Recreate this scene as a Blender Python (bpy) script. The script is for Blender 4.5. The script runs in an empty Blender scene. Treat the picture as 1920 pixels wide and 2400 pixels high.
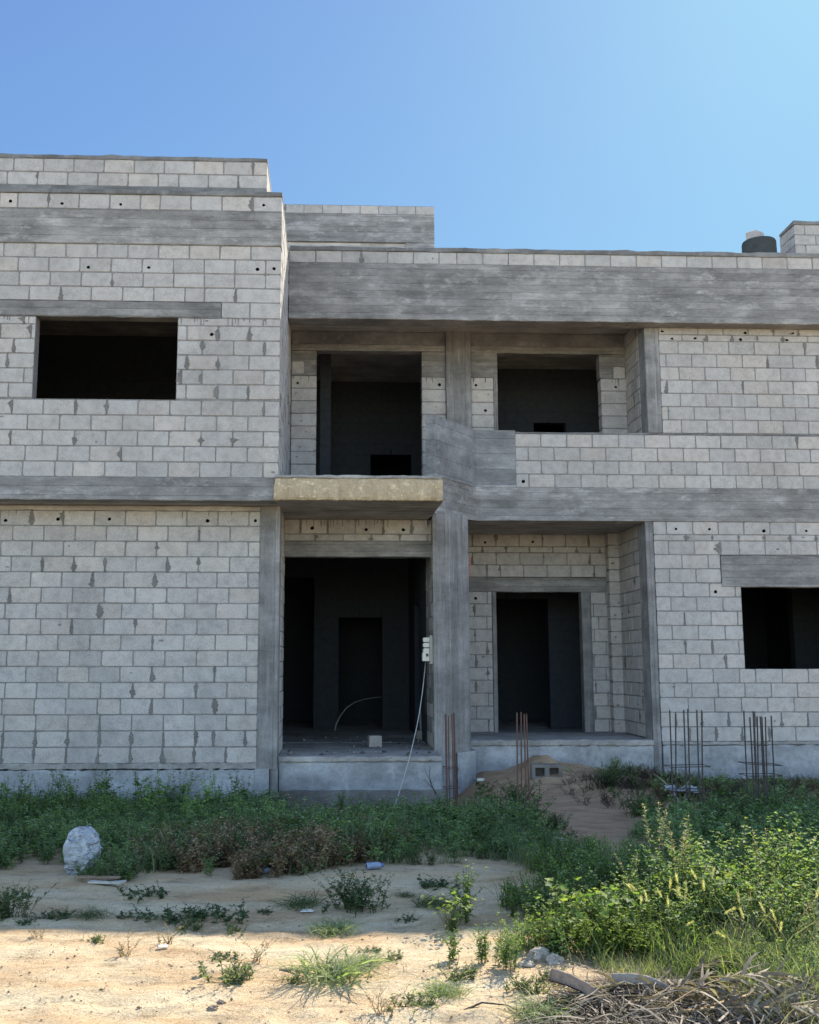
import bpy, math, random
import numpy as np
from mathutils import Vector, noise as mnoise

R = math.radians
rnd = random.Random(7)
scene = bpy.context.scene
COL = scene.collection

# ------------------------------------------------------------------ camera numbers
F, PX, PY, HZ = 2400.0, 870.0, 1200.0, 1555.0
PITCH = math.atan((HZ - PY) / F)
YAW = R(2.15)
CAMZ = 1.6
FW = (math.sin(YAW) * math.cos(PITCH), math.cos(YAW) * math.cos(PITCH), math.sin(PITCH))
RT = (math.cos(YAW), -math.sin(YAW), 0)
UP = (-math.sin(YAW) * math.sin(PITCH), -math.cos(YAW) * math.sin(PITCH), math.cos(PITCH))


def ray(px, py):
    a, b = (px - PX) / F, (PY - py) / F
    return [FW[i] + a * RT[i] + b * UP[i] for i in range(3)]


def at(px, py, Y):
    """world point where the sight line meets the upright plane y = Y"""
    d = ray(px, py)
    t = Y / d[1]
    return Vector((d[0] * t, Y, d[2] * t + CAMZ))


def gr(px, py, z=0.0):
    """world point where the sight line meets the level z"""
    d = ray(px, py)
    t = (z - CAMZ) / d[2]
    return Vector((d[0] * t, d[1] * t, z))


# ------------------------------------------------------------------ ground height
def smooth(a, b, x):
    t = np.clip((x - a) / (b - a), 0, 1)
    return t * t * (3 - 2 * t)


_g = np.random.default_rng(3)
_tab = _g.random((256, 256))


def vnoise(x, y):
    x = np.asarray(x, float); y = np.asarray(y, float)
    xi = np.floor(x).astype(int); yi = np.floor(y).astype(int)
    fx = x - xi; fy = y - yi
    fx = fx * fx * (3 - 2 * fx); fy = fy * fy * (3 - 2 * fy)
    a = _tab[xi % 256, yi % 256]; b = _tab[(xi + 1) % 256, yi % 256]
    c = _tab[xi % 256, (yi + 1) % 256]; d = _tab[(xi + 1) % 256, (yi + 1) % 256]
    return a * (1 - fx) * (1 - fy) + b * fx * (1 - fy) + c * (1 - fx) * fy + d * fx * fy - 0.5


def gh(x, y):
    x = np.asarray(x, float); y = np.asarray(y, float)
    z = 0.06 * vnoise(x * .45 + 3, y * .45) + 0.05 * vnoise(x * 1.3, y * 1.5 + 9) * (.35 + .65 * smooth(7.8, 9, y))
    z = z + 0.022 * vnoise(x * 4.1, y * 5.3)
    left = 1 - smooth(1.5, 2.3, x)
    z = z - 0.30 * left * smooth(9.0, 13.2, y)
    z = z + 0.17 * np.exp(-((x - 3.05) / .72) ** 2 - ((y - 15.0) / 1.7) ** 2) * (1 + 1.1 * vnoise(x * 2.3 + 7, y * 2.1) + .7 * vnoise(x * 6, y * 5))
    z = z - 0.12 * smooth(4.2, 5.2, x) * smooth(12, 15, y)
    z = z + 0.16 * np.exp(-((x - 3.9) / 1.3) ** 2 - ((y - 12.9) / .9) ** 2) * (.6 + 1.2 * vnoise(x * 3, y * 3))
    # wheel ruts and trodden lumps on the bare sand
    bare = smooth(8.4, 7.6, y)
    z = z + bare * (0.012 * vnoise(x * 2.2, y * 7.0) + 0.014 * vnoise(x * 7, y * 10) + 0.012 * vnoise(x * 15, y * 17))
    z = z + smooth(6.0, 4.6, y) * (.06 * vnoise(x * 4, y * 5) + .035 * vnoise(x * 10, y * 12))
    return z


def g1(x, y):
    return float(gh(x, y))


# ------------------------------------------------------------------ materials
def mat(name):
    m = bpy.data.materials.new(name)
    m.use_nodes = True
    nt = m.node_tree
    return m, nt, nt.nodes['Principled BSDF']


def N(nt, kind, **kw):
    n = nt.nodes.new(kind)
    for k, v in kw.items():
        if k in n.inputs:
            n.inputs[k].default_value = v
        else:
            setattr(n, k, v)
    return n


def mapped_noise(nt, scale3, nscale=1.0, detail=4, rough=.6, rot=None):
    geo = N(nt, 'ShaderNodeNewGeometry')
    mp = N(nt, 'ShaderNodeMapping')
    mp.inputs['Scale'].default_value = scale3
    if rot: mp.inputs['Rotation'].default_value = rot
    nt.links.new(geo.outputs['Position'], mp.inputs['Vector'])
    no = N(nt, 'ShaderNodeTexNoise', Scale=nscale, Detail=detail, Roughness=rough)
    nt.links.new(mp.outputs['Vector'], no.inputs['Vector'])
    return no.outputs['Fac']


def ramp(nt, fac, stops):
    r = N(nt, 'ShaderNodeValToRGB')
    el = r.color_ramp.elements
    while len(el) < len(stops): el.new(.5)
    for e, (p, c) in zip(el, stops):
        e.position = p
        e.color = (*c, 1) if len(c) == 3 else c
    nt.links.new(fac, r.inputs['Fac'])
    return r.outputs['Color']


def mix(nt, a, b, fac, mode='MIX'):
    m = N(nt, 'ShaderNodeMix', data_type='RGBA', blend_type=mode)
    for sock, v in ((m.inputs[6], a), (m.inputs[7], b), (m.inputs[0], fac)):
        if isinstance(v, (int, float)): sock.default_value = v
        elif isinstance(v, tuple): sock.default_value = (*v, 1)
        else: nt.links.new(v, sock)
    return m.outputs[2]


def bump(nt, bsdf, hs, strength=.4, dist=.01):
    prev = None
    for h, d in hs:
        b = N(nt, 'ShaderNodeBump', Strength=strength, Distance=d)
        nt.links.new(h, b.inputs['Height'])
        if prev: nt.links.new(prev, b.inputs['Normal'])
        prev = b.outputs['Normal']
    nt.links.new(prev, bsdf.inputs['Normal'])


def g(v, w=0.0):
    return (v * (1 + w), v, v * (1 - w))


def make_block_mat():
    m, nt, b = mat('concrete_block')
    at_ = N(nt, 'ShaderNodeAttribute', attribute_name='col')
    f1 = mapped_noise(nt, (1, 1, 1), 95, 3, .7)
    f2 = mapped_noise(nt, (1, 1, 1), 9, 4, .6)
    c = mix(nt, at_.outputs['Color'], ramp(nt, f1, [(.28, g(.62)), (.5, g(1.0)), (.74, g(1.18))]), 1.0, 'MULTIPLY')
    c = mix(nt, c, ramp(nt, f2, [(.28, g(.80)), (.52, g(1.0)), (.75, g(1.09))]), 1.0, 'MULTIPLY')
    f3 = mapped_noise(nt, (1, 1, .45), 1.1, 4, .65)
    c = mix(nt, c, ramp(nt, f3, [(.30, g(.84)), (.5, g(1.0)), (.7, g(1.08))]), 1.0, 'MULTIPLY')
    nt.links.new(c, b.inputs['Base Color'])
    b.inputs['Roughness'].default_value = .95
    b.inputs['Specular IOR Level'].default_value = .15
    bump(nt, b, [(f1, .004), (f2, .004)], .6)
    return m


def make_mortar_mat(name='mortar', k=1.0):
    m, nt, b = mat(name)
    f1 = mapped_noise(nt, (1, 1, 1), 40, 4, .7)
    f2 = mapped_noise(nt, (1, 1, 1), 3, 3, .6)
    c = ramp(nt, f1, [(.3, g(.14 * k, .04)), (.7, g(.225 * k, .05))])
    c = mix(nt, c, ramp(nt, f2, [(.3, g(.8)), (.7, g(1.2))]), 1.0, 'MULTIPLY')
    nt.links.new(c, b.inputs['Base Color'])
    b.inputs['Roughness'].default_value = .97
    b.inputs['Specular IOR Level'].default_value = .1
    bump(nt, b, [(f1, .008)], .8)
    return m


def make_concrete(name, axis, lo, hi, warm=0.0, light=None, boards=.12, streak=1.0, under=False):
    """board-marked concrete; axis = the direction the boards run"""
    m, nt, b = mat(name)
    long_, cross = 1.4, 7.0
    sc = {'x': (long_, cross, cross), 'z': (cross, cross, long_ * .7), 'n': (1.8, 1.8, 1.8)}[axis]
    f1 = mapped_noise(nt, sc, 1.0, 6, .68)
    f2 = mapped_noise(nt, tuple(s * 5 for s in sc), 1.0, 4, .7)
    f3 = mapped_noise(nt, (1.1, 1.1, 2.2), 1.3, 7, .68)
    f4 = mapped_noise(nt, (1, 1, 1), 60, 3, .7)
    c = ramp(nt, f1, [(.28, g(lo, warm)), (.5, g((lo + hi) / 2, warm)), (.72, g(hi, warm))])
    c = mix(nt, c, ramp(nt, f2, [(.3, g(.86)), (.55, g(1.0)), (.8, g(1.10))]), streak, 'MULTIPLY')
    c = mix(nt, c, ramp(nt, f3, [(.3, g(.64)), (.5, g(1.0)), (.66, g(1.38))]), 1.0, 'MULTIPLY')
    c = mix(nt, c, ramp(nt, f4, [(.25, g(.75)), (.6, g(1.05))]), .8, 'MULTIPLY')
    # pale lime blooms
    lf = mapped_noise(nt, (sc[0] * 1.8, sc[1] * .8, sc[2] * .8), 1.3, 8, .76)
    lm = ramp(nt, lf, [(.53, (0, 0, 0)), (.72, (.85, .85, .85))])
    c = mix(nt, c, light or g(.42, .01), lm)
    nt.links.new(c, b.inputs['Base Color'])
    # the last mix factor must be soft
    lk = nt.links[-1]
    b.inputs['Roughness'].default_value = .92
    b.inputs['Specular IOR Level'].default_value = .2
    # board seams as a wave across the boards
    geo = N(nt, 'ShaderNodeNewGeometry')
    sep = N(nt, 'ShaderNodeSeparateXYZ')
    nt.links.new(geo.outputs['Position'], sep.inputs[0])
    hs = [(f1, .012), (f2, .007), (f4, .003)]
    if axis != 'n':
        ad = N(nt, 'ShaderNodeMath', operation='ADD')
        if axis == 'x':
            nt.links.new(sep.outputs['Z'], ad.inputs[0]); ad.inputs[1].default_value = 0
            if under: nt.links.new(sep.outputs['Y'], ad.inputs[1])
        else:
            nt.links.new(sep.outputs['X'], ad.inputs[0]); nt.links.new(sep.outputs['Y'], ad.inputs[1])
        dv = N(nt, 'ShaderNodeMath', operation='DIVIDE'); dv.inputs[1].default_value = boards
        nt.links.new(ad.outputs[0], dv.inputs[0])
        fr = N(nt, 'ShaderNodeMath', operation='FRACT'); nt.links.new(dv.outputs[0], fr.inputs[0])
        seam = ramp(nt, fr.outputs[0], [(0.0, (0, 0, 0)), (.05, (1, 1, 1)), (.95, (1, 1, 1)), (1.0, (0, 0, 0))])
        hs.append((seam, .006))
        fl = N(nt, 'ShaderNodeMath', operation='FLOOR'); nt.links.new(dv.outputs[0], fl.inputs[0])
        w1 = N(nt, 'ShaderNodeTexWhiteNoise', noise_dimensions='1D')
        nt.links.new(fl.outputs[0], w1.inputs['W'])
        al = N(nt, 'ShaderNodeMath', operation='MULTIPLY_ADD')     # board lengths, staggered per row
        nt.links.new(sep.outputs['X' if axis == 'x' else 'Z'], al.inputs[0]); al.inputs[1].default_value = .55 if axis == 'x' else .42
        sh = N(nt, 'ShaderNodeMath', operation='MULTIPLY'); sh.inputs[1].default_value = 7.0
        nt.links.new(w1.outputs['Value'], sh.inputs[0]); nt.links.new(sh.outputs[0], al.inputs[2])
        fa = N(nt, 'ShaderNodeMath', operation='FLOOR'); nt.links.new(al.outputs[0], fa.inputs[0])
        cmb = N(nt, 'ShaderNodeCombineXYZ'); nt.links.new(fl.outputs[0], cmb.inputs[0]); nt.links.new(fa.outputs[0], cmb.inputs[1])
        wn = N(nt, 'ShaderNodeTexWhiteNoise', noise_dimensions='2D')
        nt.links.new(cmb.outputs[0], wn.inputs['Vector'])
        bt = ramp(nt, wn.outputs['Value'], [(0, g(.84)), (.35, g(.99)), (.7, g(1.02)), (1, g(1.13))])
        c2 = mix(nt, c, bt, 1.0, 'MULTIPLY')
        c2 = mix(nt, c2, mix(nt, g(.74), (1, 1, 1), seam), .8, 'MULTIPLY')
        nt.links.new(c2, b.inputs['Base Color'])
    bump(nt, b, hs, .75)
    return m


def make_plain(name, color, rough=.6, metal=0.0, var=.15, scale=25, spec=.4, bumpd=.002):
    m, nt, b = mat(name)
    f = mapped_noise(nt, (1, 1, 1), scale, 4, .6)
    c = mix(nt, color, ramp(nt, f, [(.3, g(1 - var)), (.7, g(1 + var))]), 1.0, 'MULTIPLY')
    nt.links.new(c, b.inputs['Base Color'])
    b.inputs['Roughness'].default_value = rough
    b.inputs['Metallic'].default_value = metal
    b.inputs['Specular IOR Level'].default_value = spec
    bump(nt, b, [(f, bumpd)], .5)
    return m


def make_canopy():
    m, nt, b = mat('yellow_plaster')
    f1 = mapped_noise(nt, (9, 9, 2), 1, 5, .65)
    f2 = mapped_noise(nt, (11, 11, 13), 1, 7, .8)
    f3 = mapped_noise(nt, (1, 1, 1), 50, 3, .7)
    c = ramp(nt, f1, [(.3, (.33, .255, .165)), (.55, (.41, .325, .215)), (.75, (.47, .39, .275))])
    fl = ramp(nt, f2, [(.55, (0, 0, 0)), (.63, (1, 1, 1))])
    c = mix(nt, c, (.66, .54, .355), fl)
    c = mix(nt, c, ramp(nt, f3, [(.3, g(.75)), (.7, g(1.1))]), 1.0, 'MULTIPLY')
    nt.links.new(c, b.inputs['Base Color'])
    b.inputs['Roughness'].default_value = .9
    b.inputs['Specular IOR Level'].default_value = .2
    bump(nt, b, [(f1, .01), (f2, .012), (f3, .004)], .7)
    return m


def make_sand():
    m, nt, b = mat('sandy_soil')
    f1 = mapped_noise(nt, (1.0, 2.6, 1), 1, 6, .62)
    f2 = mapped_noise(nt, (1, 1, 1), 70, 4, .75)
    f3 = mapped_noise(nt, (3.2, 7, 3), 1, 7, .75)
    f4 = mapped_noise(nt, (1, 1, 1), 260, 2, .7)
    f5 = mapped_noise(nt, (6, 10, 6), 1, 6, .7)
    c = ramp(nt, f1, [(.36, (.57, .385, .22)), (.48, (.64, .48, .30)), (.62, (.70, .575, .385))])
    c = mix(nt, c, ramp(nt, f3, [(.30, g(.52)), (.44, g(.92)), (.50, g(1.0)), (.72, g(1.12))]), 1.0, 'MULTIPLY')
    c = mix(nt, c, ramp(nt, f2, [(.28, g(.62)), (.5, g(1.0)), (.75, g(1.14))]), 1.0, 'MULTIPLY')
    c = mix(nt, c, ramp(nt, f5, [(.30, (.60, .54, .48)), (.40, g(1.0))]), .8, 'MULTIPLY')
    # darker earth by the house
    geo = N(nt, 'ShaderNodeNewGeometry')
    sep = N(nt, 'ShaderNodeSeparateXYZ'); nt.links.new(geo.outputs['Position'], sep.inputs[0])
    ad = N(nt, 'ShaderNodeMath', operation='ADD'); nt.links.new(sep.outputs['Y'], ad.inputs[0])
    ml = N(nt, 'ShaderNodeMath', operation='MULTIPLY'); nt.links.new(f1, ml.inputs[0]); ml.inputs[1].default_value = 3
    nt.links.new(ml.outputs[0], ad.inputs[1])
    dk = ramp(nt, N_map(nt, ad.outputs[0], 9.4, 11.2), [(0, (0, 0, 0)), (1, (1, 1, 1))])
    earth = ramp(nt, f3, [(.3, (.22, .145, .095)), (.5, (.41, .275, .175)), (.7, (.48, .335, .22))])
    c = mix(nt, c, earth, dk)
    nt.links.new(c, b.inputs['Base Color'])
    b.inputs['Roughness'].default_value = .98
    b.inputs['Specular IOR Level'].default_value = .08
    bump(nt, b, [(f3, .065), (f5, .035), (f2, .013), (f4, .004)], .85)
    return m


def N_map(nt, v, a, b_):
    mr = N(nt, 'ShaderNodeMapRange')
    mr.inputs['From Min'].default_value = a
    mr.inputs['From Max'].default_value = b_
    nt.links.new(v, mr.inputs['Value'])
    return mr.outputs['Result']


def make_leaf(name, trans=.46, rough=.62, spec=.18):
    m, nt, b = mat(name)
    a = N(nt, 'ShaderNodeAttribute', attribute_name='col')
    f = mapped_noise(nt, (1, 1, 1), 40, 2, .6)
    c = mix(nt, a.outputs['Color'], ramp(nt, f, [(.3, g(.8)), (.7, g(1.2))]), 1.0, 'MULTIPLY')
    nt.links.new(c, b.inputs['Base Color'])
    b.inputs['Roughness'].default_value = rough
    b.inputs['Specular IOR Level'].default_value = spec
    tr = N(nt, 'ShaderNodeBsdfTranslucent')
    tc = mix(nt, c, (1.5, 1.6, .75), 1.0, 'MULTIPLY')
    nt.links.new(tc, tr.inputs['Color'])
    ms = N(nt, 'ShaderNodeMixShader'); ms.inputs[0].default_value = trans
    nt.links.new(b.outputs[0], ms.inputs[1]); nt.links.new(tr.outputs[0], ms.inputs[2])
    nt.links.new(ms.outputs[0], nt.nodes['Material Output'].inputs[0])
    return m


def make_plastic_film():
    m, nt, b = mat('white_plastic_film')
    f = mapped_noise(nt, (1, 1, 1), 14, 5, .7)
    c = ramp(nt, f, [(.3, (.24, .265, .29)), (.55, (.32, .345, .37)), (.7, (.45, .47, .49))])
    nt.links.new(c, b.inputs['Base Color'])
    b.inputs['Roughness'].default_value = .35
    tr = N(nt, 'ShaderNodeBsdfTranslucent', Color=(.6, .63, .66, 1))
    ms = N(nt, 'ShaderNodeMixShader'); ms.inputs[0].default_value = .12
    nt.links.new(b.outputs[0], ms.inputs[1]); nt.links.new(tr.outputs[0], ms.inputs[2])
    nt.links.new(ms.outputs[0], nt.nodes['Material Output'].inputs[0])
    w_ = mapped_noise(nt, (5, 5, 11), 1, 3, .5)          # long soft folds
    rg = ramp(nt, w_, [(.42, (0, 0, 0)), (.5, (1, 1, 1)), (.58, (0, 0, 0))])
    c = mix(nt, c, (.60, .62, .64), mix(nt, (0, 0, 0), rg, .5))
    nt.links.new(c, b.inputs['Base Color'])
    bump(nt, b, [(w_, .05), (rg, .02), (f, .02)], .9)
    return m


M = dict(
    inblock=make_plain('shade_toned_inner_block', (.044, .050, .058), .95, 0, .12, 12, .1, .004),  # darkened copy of the wall block: dimness of the rooms put into the colour
    inmortar=make_plain('shade_toned_inner_mortar', (.035, .046, .062), .95, 0, .12, 12, .1, .004),  # joint colour for the rooms, their dimness and bluish veil painted in
    cavity=make_plain('shade_toned_bore', (.018, .018, .020), .95, 0, .1, 12, .05, .002),  # near-black bore lining: shade inside the holes painted as colour
    block=make_block_mat(), mortar=make_mortar_mat(), smear=make_mortar_mat('squeezed_mortar', .78),
    beam=make_concrete('board_marked_concrete', 'x', .15, .265, .035, light=g(.40, .03)),
    col=make_concrete('column_concrete', 'z', .15, .235, .025, light=g(.30, .02), boards=.19),
    lintel=make_concrete('lintel_concrete', 'x', .145, .225, .035, light=g(.28, .03), boards=.10),
    soffit=make_concrete('soffit_concrete', 'x', .27, .40, .06, light=g(.46, .05), boards=.085, under=True),
    plinth=make_concrete('plinth_concrete', 'n', .21, .33, -.015, light=g(.40)),
    found=make_concrete('foundation_concrete', 'n', .10, .17, .08, light=g(.22, .05)),
    slab=make_concrete('slab_concrete', 'n', .20, .30, .06, light=g(.36, .06)),
    panel=make_concrete('cast_panel_concrete', 'x', .17, .26, -.01, light=g(.34), boards=.24),
    cap=make_concrete('coping_mortar', 'n', .12, .19, .01, light=g(.26)),
    canopy=make_canopy(), sand=make_sand(),
    leaf=make_leaf('leaf'), dry=make_leaf('dry_leaf', .25, .7, .2),
    film=make_plastic_film(),
    rust=make_plain('rusty_steel', (.095, .052, .040), .75, .2, .35, 60),
    darksteel=make_plain('dark_steel', (.05, .042, .040), .7, .3, .3, 60),
    cream=make_plain('cream_plastic', (.62, .60, .54), .45, 0, .06),
    grey=make_plain('grey_plastic', (.40, .38, .33), .55, 0, .1),
    dark=make_plain('dark_plastic', (.03, .03, .03), .5, 0, .1),
    pipe=make_plain('pale_conduit', (.33, .33, .32), .5, 0, .08),
    red=make_plain('red_sheath', (.38, .10, .08), .5, 0, .1),
    tank=make_plain('dark_green_plastic', (.050, .056, .055), .9, 0, .15, 8, .05),
    wood=make_plain('weathered_wood', (.20, .145, .11), .85, 0, .3, 30),
    bark=make_plain('pale_dead_wood', (.24, .205, .17), .9, 0, .25, 40),
    stone=make_plain('pale_stone', (.40, .345, .28), .97, 0, .35, 34, .05, .02),
    paper=make_plain('white_paper', (.65, .64, .60), .8, 0, .08),
    bottle=make_plain('bluish_plastic', (.20, .24, .33), .3, 0, .15, 30),
    cap_blue=make_plain('blue_plastic', (.10, .16, .40), .4, 0, .1),
)


# ------------------------------------------------------------------ mesh builder
class MB:
    def __init__(s):
        s.v, s.f, s.m, s.c = [], [], [], []

    def add(s, vs, fs, mi=0, col=(1, 1, 1)):
        o = len(s.v)
        s.v += [tuple(p) for p in vs]
        s.c += [col] * len(vs)
        s.f += [tuple(i + o for i in f) for f in fs]
        s.m += [mi] * len(fs)

    def box(s, x0, x1, y0, y1, z0, z1, mi=0, col=(1, 1, 1)):
        s.add([(x, y, z) for x in (x0, x1) for y in (y0, y1) for z in (z0, z1)],
              [(0, 1, 3, 2), (4, 6, 7, 5), (0, 4, 5, 1), (2, 3, 7, 6), (0, 2, 6, 4), (1, 5, 7, 3)], mi, col)

    def rough_bar(s, p0, p1, w, h, mi=0, step=.16, jit=.004, bev=.008, seed=0):
        """bevelled rectangular bar along p0->p1; w horizontal, h in z (or y if upright), edges slightly ragged"""
        r = random.Random(seed + int(1000 * abs(p0[0] + 3 * p0[1] + 7 * p0[2])))
        p0, p1 = Vector(p0), Vector(p1)
        d = (p1 - p0); L = d.length; d.normalize()
        up = Vector((0, 0, 1)) if abs(d.z) < .9 else Vector((0, 1, 0))
        side = d.cross(up).normalized()
        n = max(1, int(L / step))
        a, b = w / 2, h / 2
        prof = [(-a + bev, -b), (a - bev, -b), (a, -b + bev), (a, b - bev), (a - bev, b), (-a + bev, b), (-a, b - bev), (-a, -b + bev)]
        vs, fs = [], []
        for i in range(n + 1):
            c = p0 + d * (L * i / n)
            for k, (u, v) in enumerate(prof):
                ju = r.uniform(-jit, jit) * .5; jv = r.uniform(-jit, jit)
                if r.random() < .05: jv *= 2.5
                vs.append(c + side * (u + ju) + up * (v + jv))
        for i in range(n):
            for k in range(8):
                q = (k + 1) % 8
                fs.append((i * 8 + k, i * 8 + q, i * 8 + 8 + q, i * 8 + 8 + k))
        fs.append(tuple(range(7, -1, -1))); fs.append(tuple(n * 8 + k for k in range(8)))
        s.add(vs, fs, mi)

    def prism(s, poly, z0, z1, mi=0):
        n = len(poly)
        z0f = z0 if callable(z0) else (lambda x: z0)
        z1f = z1 if callable(z1) else (lambda x: z1)
        vs = [(x, y, z0f(x)) for x, y in poly] + [(x, y, z1f(x)) for x, y in poly]
        fs = [(i, (i + 1) % n, n + (i + 1) % n, n + i) for i in range(n)]
        s.add(vs, fs + [tuple(range(n - 1, -1, -1)), tuple(range(n, 2 * n))], mi)

    def tube(s, pts, r, n=6, mi=0, col=(1, 1, 1), r1=None, cap=True):
        pts = [Vector(p) for p in pts]
        vs, fs = [], []
        k = len(pts)
        ref = Vector((.3, .9, .2))
        for i, p in enumerate(pts):
            d = (pts[min(i + 1, k - 1)] - pts[max(i - 1, 0)]).normalized()
            a = d.cross(ref)
            if a.length < .05: a = d.cross(Vector((1, 0, 0)))
            a.normalize(); b = d.cross(a)
            rr = r if r1 is None else r + (r1 - r) * i / (k - 1)
            for j in range(n):
                t = 2 * math.pi * j / n
                vs.append(p + a * math.cos(t) * rr + b * math.sin(t) * rr)
        for i in range(k - 1):
            for j in range(n):
                q = (j + 1) % n
                fs.append((i * n + j, i * n + q, i * n + n + q, i * n + n + j))
        if cap:
            fs.append(tuple(range(n - 1, -1, -1))); fs.append(tuple((k - 1) * n + j for j in range(n)))
        s.add(vs, fs, mi, col)

    def lathe(s, prof, cx, cy, n=24, mi=0, col=(1, 1, 1)):
        vs, fs = [], []
        for r_, z in prof:
            for j in range(n):
                t = 2 * math.pi * j / n
                vs.append((cx + r_ * math.cos(t), cy + r_ * math.sin(t), z))
        for i in range(len(prof) - 1):
            for j in range(n):
                q = (j + 1) % n
                fs.append((i * n + j, i * n + q, i * n + n + q, i * n + n + j))
        fs.append(tuple(range(n - 1, -1, -1))); fs.append(tuple((len(prof) - 1) * n + j for j in range(n)))
        s.add(vs, fs, mi, col)

    def build(s, name, mats, parent=None, smooth=False, origin=None):
        me = bpy.data.meshes.new(name)
        vs = s.v
        if origin is not None:
            vs = [(a - origin[0], b - origin[1], c - origin[2]) for a, b, c in vs]
        me.from_pydata(vs, [], s.f)
        for m in (mats if isinstance(mats, (list, tuple)) else [mats]): me.materials.append(m)
        me.polygons.foreach_set('material_index', s.m)
        a = me.attributes.new('col', 'FLOAT_COLOR', 'POINT')
        a.data.foreach_set('color', np.c_[np.array(s.c, float).reshape(-1, 3), np.ones(len(s.v))].ravel())
        if smooth: me.polygons.foreach_set('use_smooth', [True] * len(s.f))
        me.update()
        o = bpy.data.objects.new(name, me)
        COL.objects.link(o)
        if parent is not None: o.parent = parent
        if origin is not None: o.location = origin
        return o


def tag(o, label=None, cat=None, group=None, kind=None):
    if label: o['label'] = label
    if cat: o['category'] = cat
    if group: o['group'] = group
    if kind: o['kind'] = kind
    return o


def empty(name, loc, rz=0):
    o = bpy.data.objects.new(name, None)
    o.location = loc
    o.rotation_euler = (0, 0, rz)
    o.empty_display_size = .1
    COL.objects.link(o)
    return o


def copy_tree(o, parent=None):
    c = o.copy(); COL.objects.link(c)
    if parent is not None: c.parent = parent
    for ch in [x for x in bpy.data.objects if x.parent == o]: copy_tree(ch, c)
    return c


# ------------------------------------------------------------------ block walls
JT = .014
TINTS = [(.405, .382, .360), (.396, .376, .357), (.410, .382, .357), (.389, .371, .354), (.398, .378, .360), (.414, .380, .350), (.374, .357, .341)]


def block(mb, W, a, b, z0, z1, th, hole=None, r=rnd, simple=False):
    t = list(r.choice(TINTS)); k = r.uniform(.88, 1.02)
    col = tuple(x * k for x in t)
    w, h = b - a, z1 - z0
    if simple:
        vs = [W(a, 0, z0), W(b, 0, z0), W(b, 0, z1), W(a, 0, z1), W(a, th, z0), W(b, th, z0), W(b, th, z1), W(a, th, z1)]
        mb.add(vs, [(0, 1, 2, 3), (7, 6, 5, 4), (0, 4, 5, 1), (1, 5, 6, 2), (2, 6, 7, 3), (3, 7, 4, 0)], 0, col)
        return
    pts = []
    j = lambda s=.0022: r.uniform(-s, s)
    cr = [min(r.choice([.006, .008, .010, .012, .018, .028]), w * .3, h * .3) for _ in range(4)]
    cs = [(a, z0, 1, 1), (b, z0, -1, 1), (b, z1, -1, -1), (a, z1, 1, -1)]
    order = [0, 1, 2, 3]
    for i in order:
        x, z, sx, sz = cs[i]; c = cr[i]
        arc = [(x, z + sz * c), (x + sx * c * .3, z + sz * c * .3), (x + sx * c, z)]
        if i in (1, 3): arc = arc[::-1]
        pts += [(p[0] + j(), p[1] + j()) for p in arc]
        nx, nz = cs[(i + 1) % 4][:2]
        for f in (.36, .66):
            pts.append((x + (nx - x) * f + j(.0028), z + (nz - z) * f + j(.0028)))
    n = len(pts)
    cx, cz = (a + b) / 2, (z0 + z1) / 2
    y0 = r.uniform(-.003, .004); tx = r.uniform(-.006, .006); tz = r.uniform(-.008, .008)
    ins = .0045
    sc = lambda p, e: (p[0] + (e if p[0] < cx else -e), p[1] + (e if p[1] < cz else -e))
    l0 = []
    for p in pts:
        q = sc(p, ins)
        l0.append(W(q[0], y0 + tx * (q[0] - cx) + tz * (q[1] - cz), q[1]))
    l1 = [W(p[0], y0 + .006 + tx * (p[0] - cx), p[1]) for p in pts]
    l2 = [W(p[0], th, p[1]) for p in pts]
    ring = lambda o1, o2, m_: [(o1 + i, o1 + (i + 1) % m_, o2 + (i + 1) % m_, o2 + i) for i in range(m_)]
    if hole is None:
        mb.add(l0 + l1 + l2, [tuple(range(n))] + ring(0, n, n) + ring(n, 2 * n, n) + [tuple(range(3 * n - 1, 2 * n - 1, -1))], 0, col)
    else:
        hu, hz, hr = hole
        inner, deep = [], []
        for p in pts:
            ang = math.atan2(p[1] - hz, p[0] - hu)
            rr = hr * (1 + r.uniform(-.18, .18))
            u, z = hu + rr * math.cos(ang), hz + rr * math.sin(ang)
            inner.append(W(u, y0, z)); deep.append(W(u, .16, z))
        fs = ring(3 * n, 0, n) + ring(0, n, n) + ring(n, 2 * n, n) + [tuple(range(3 * n - 1, 2 * n - 1, -1))]
        mb.add(l0 + l1 + l2 + inner + deep, fs, 0, col)
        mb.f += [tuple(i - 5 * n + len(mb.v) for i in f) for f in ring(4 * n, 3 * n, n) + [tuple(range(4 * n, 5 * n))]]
        mb.m += [2] * (n + 1)


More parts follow.
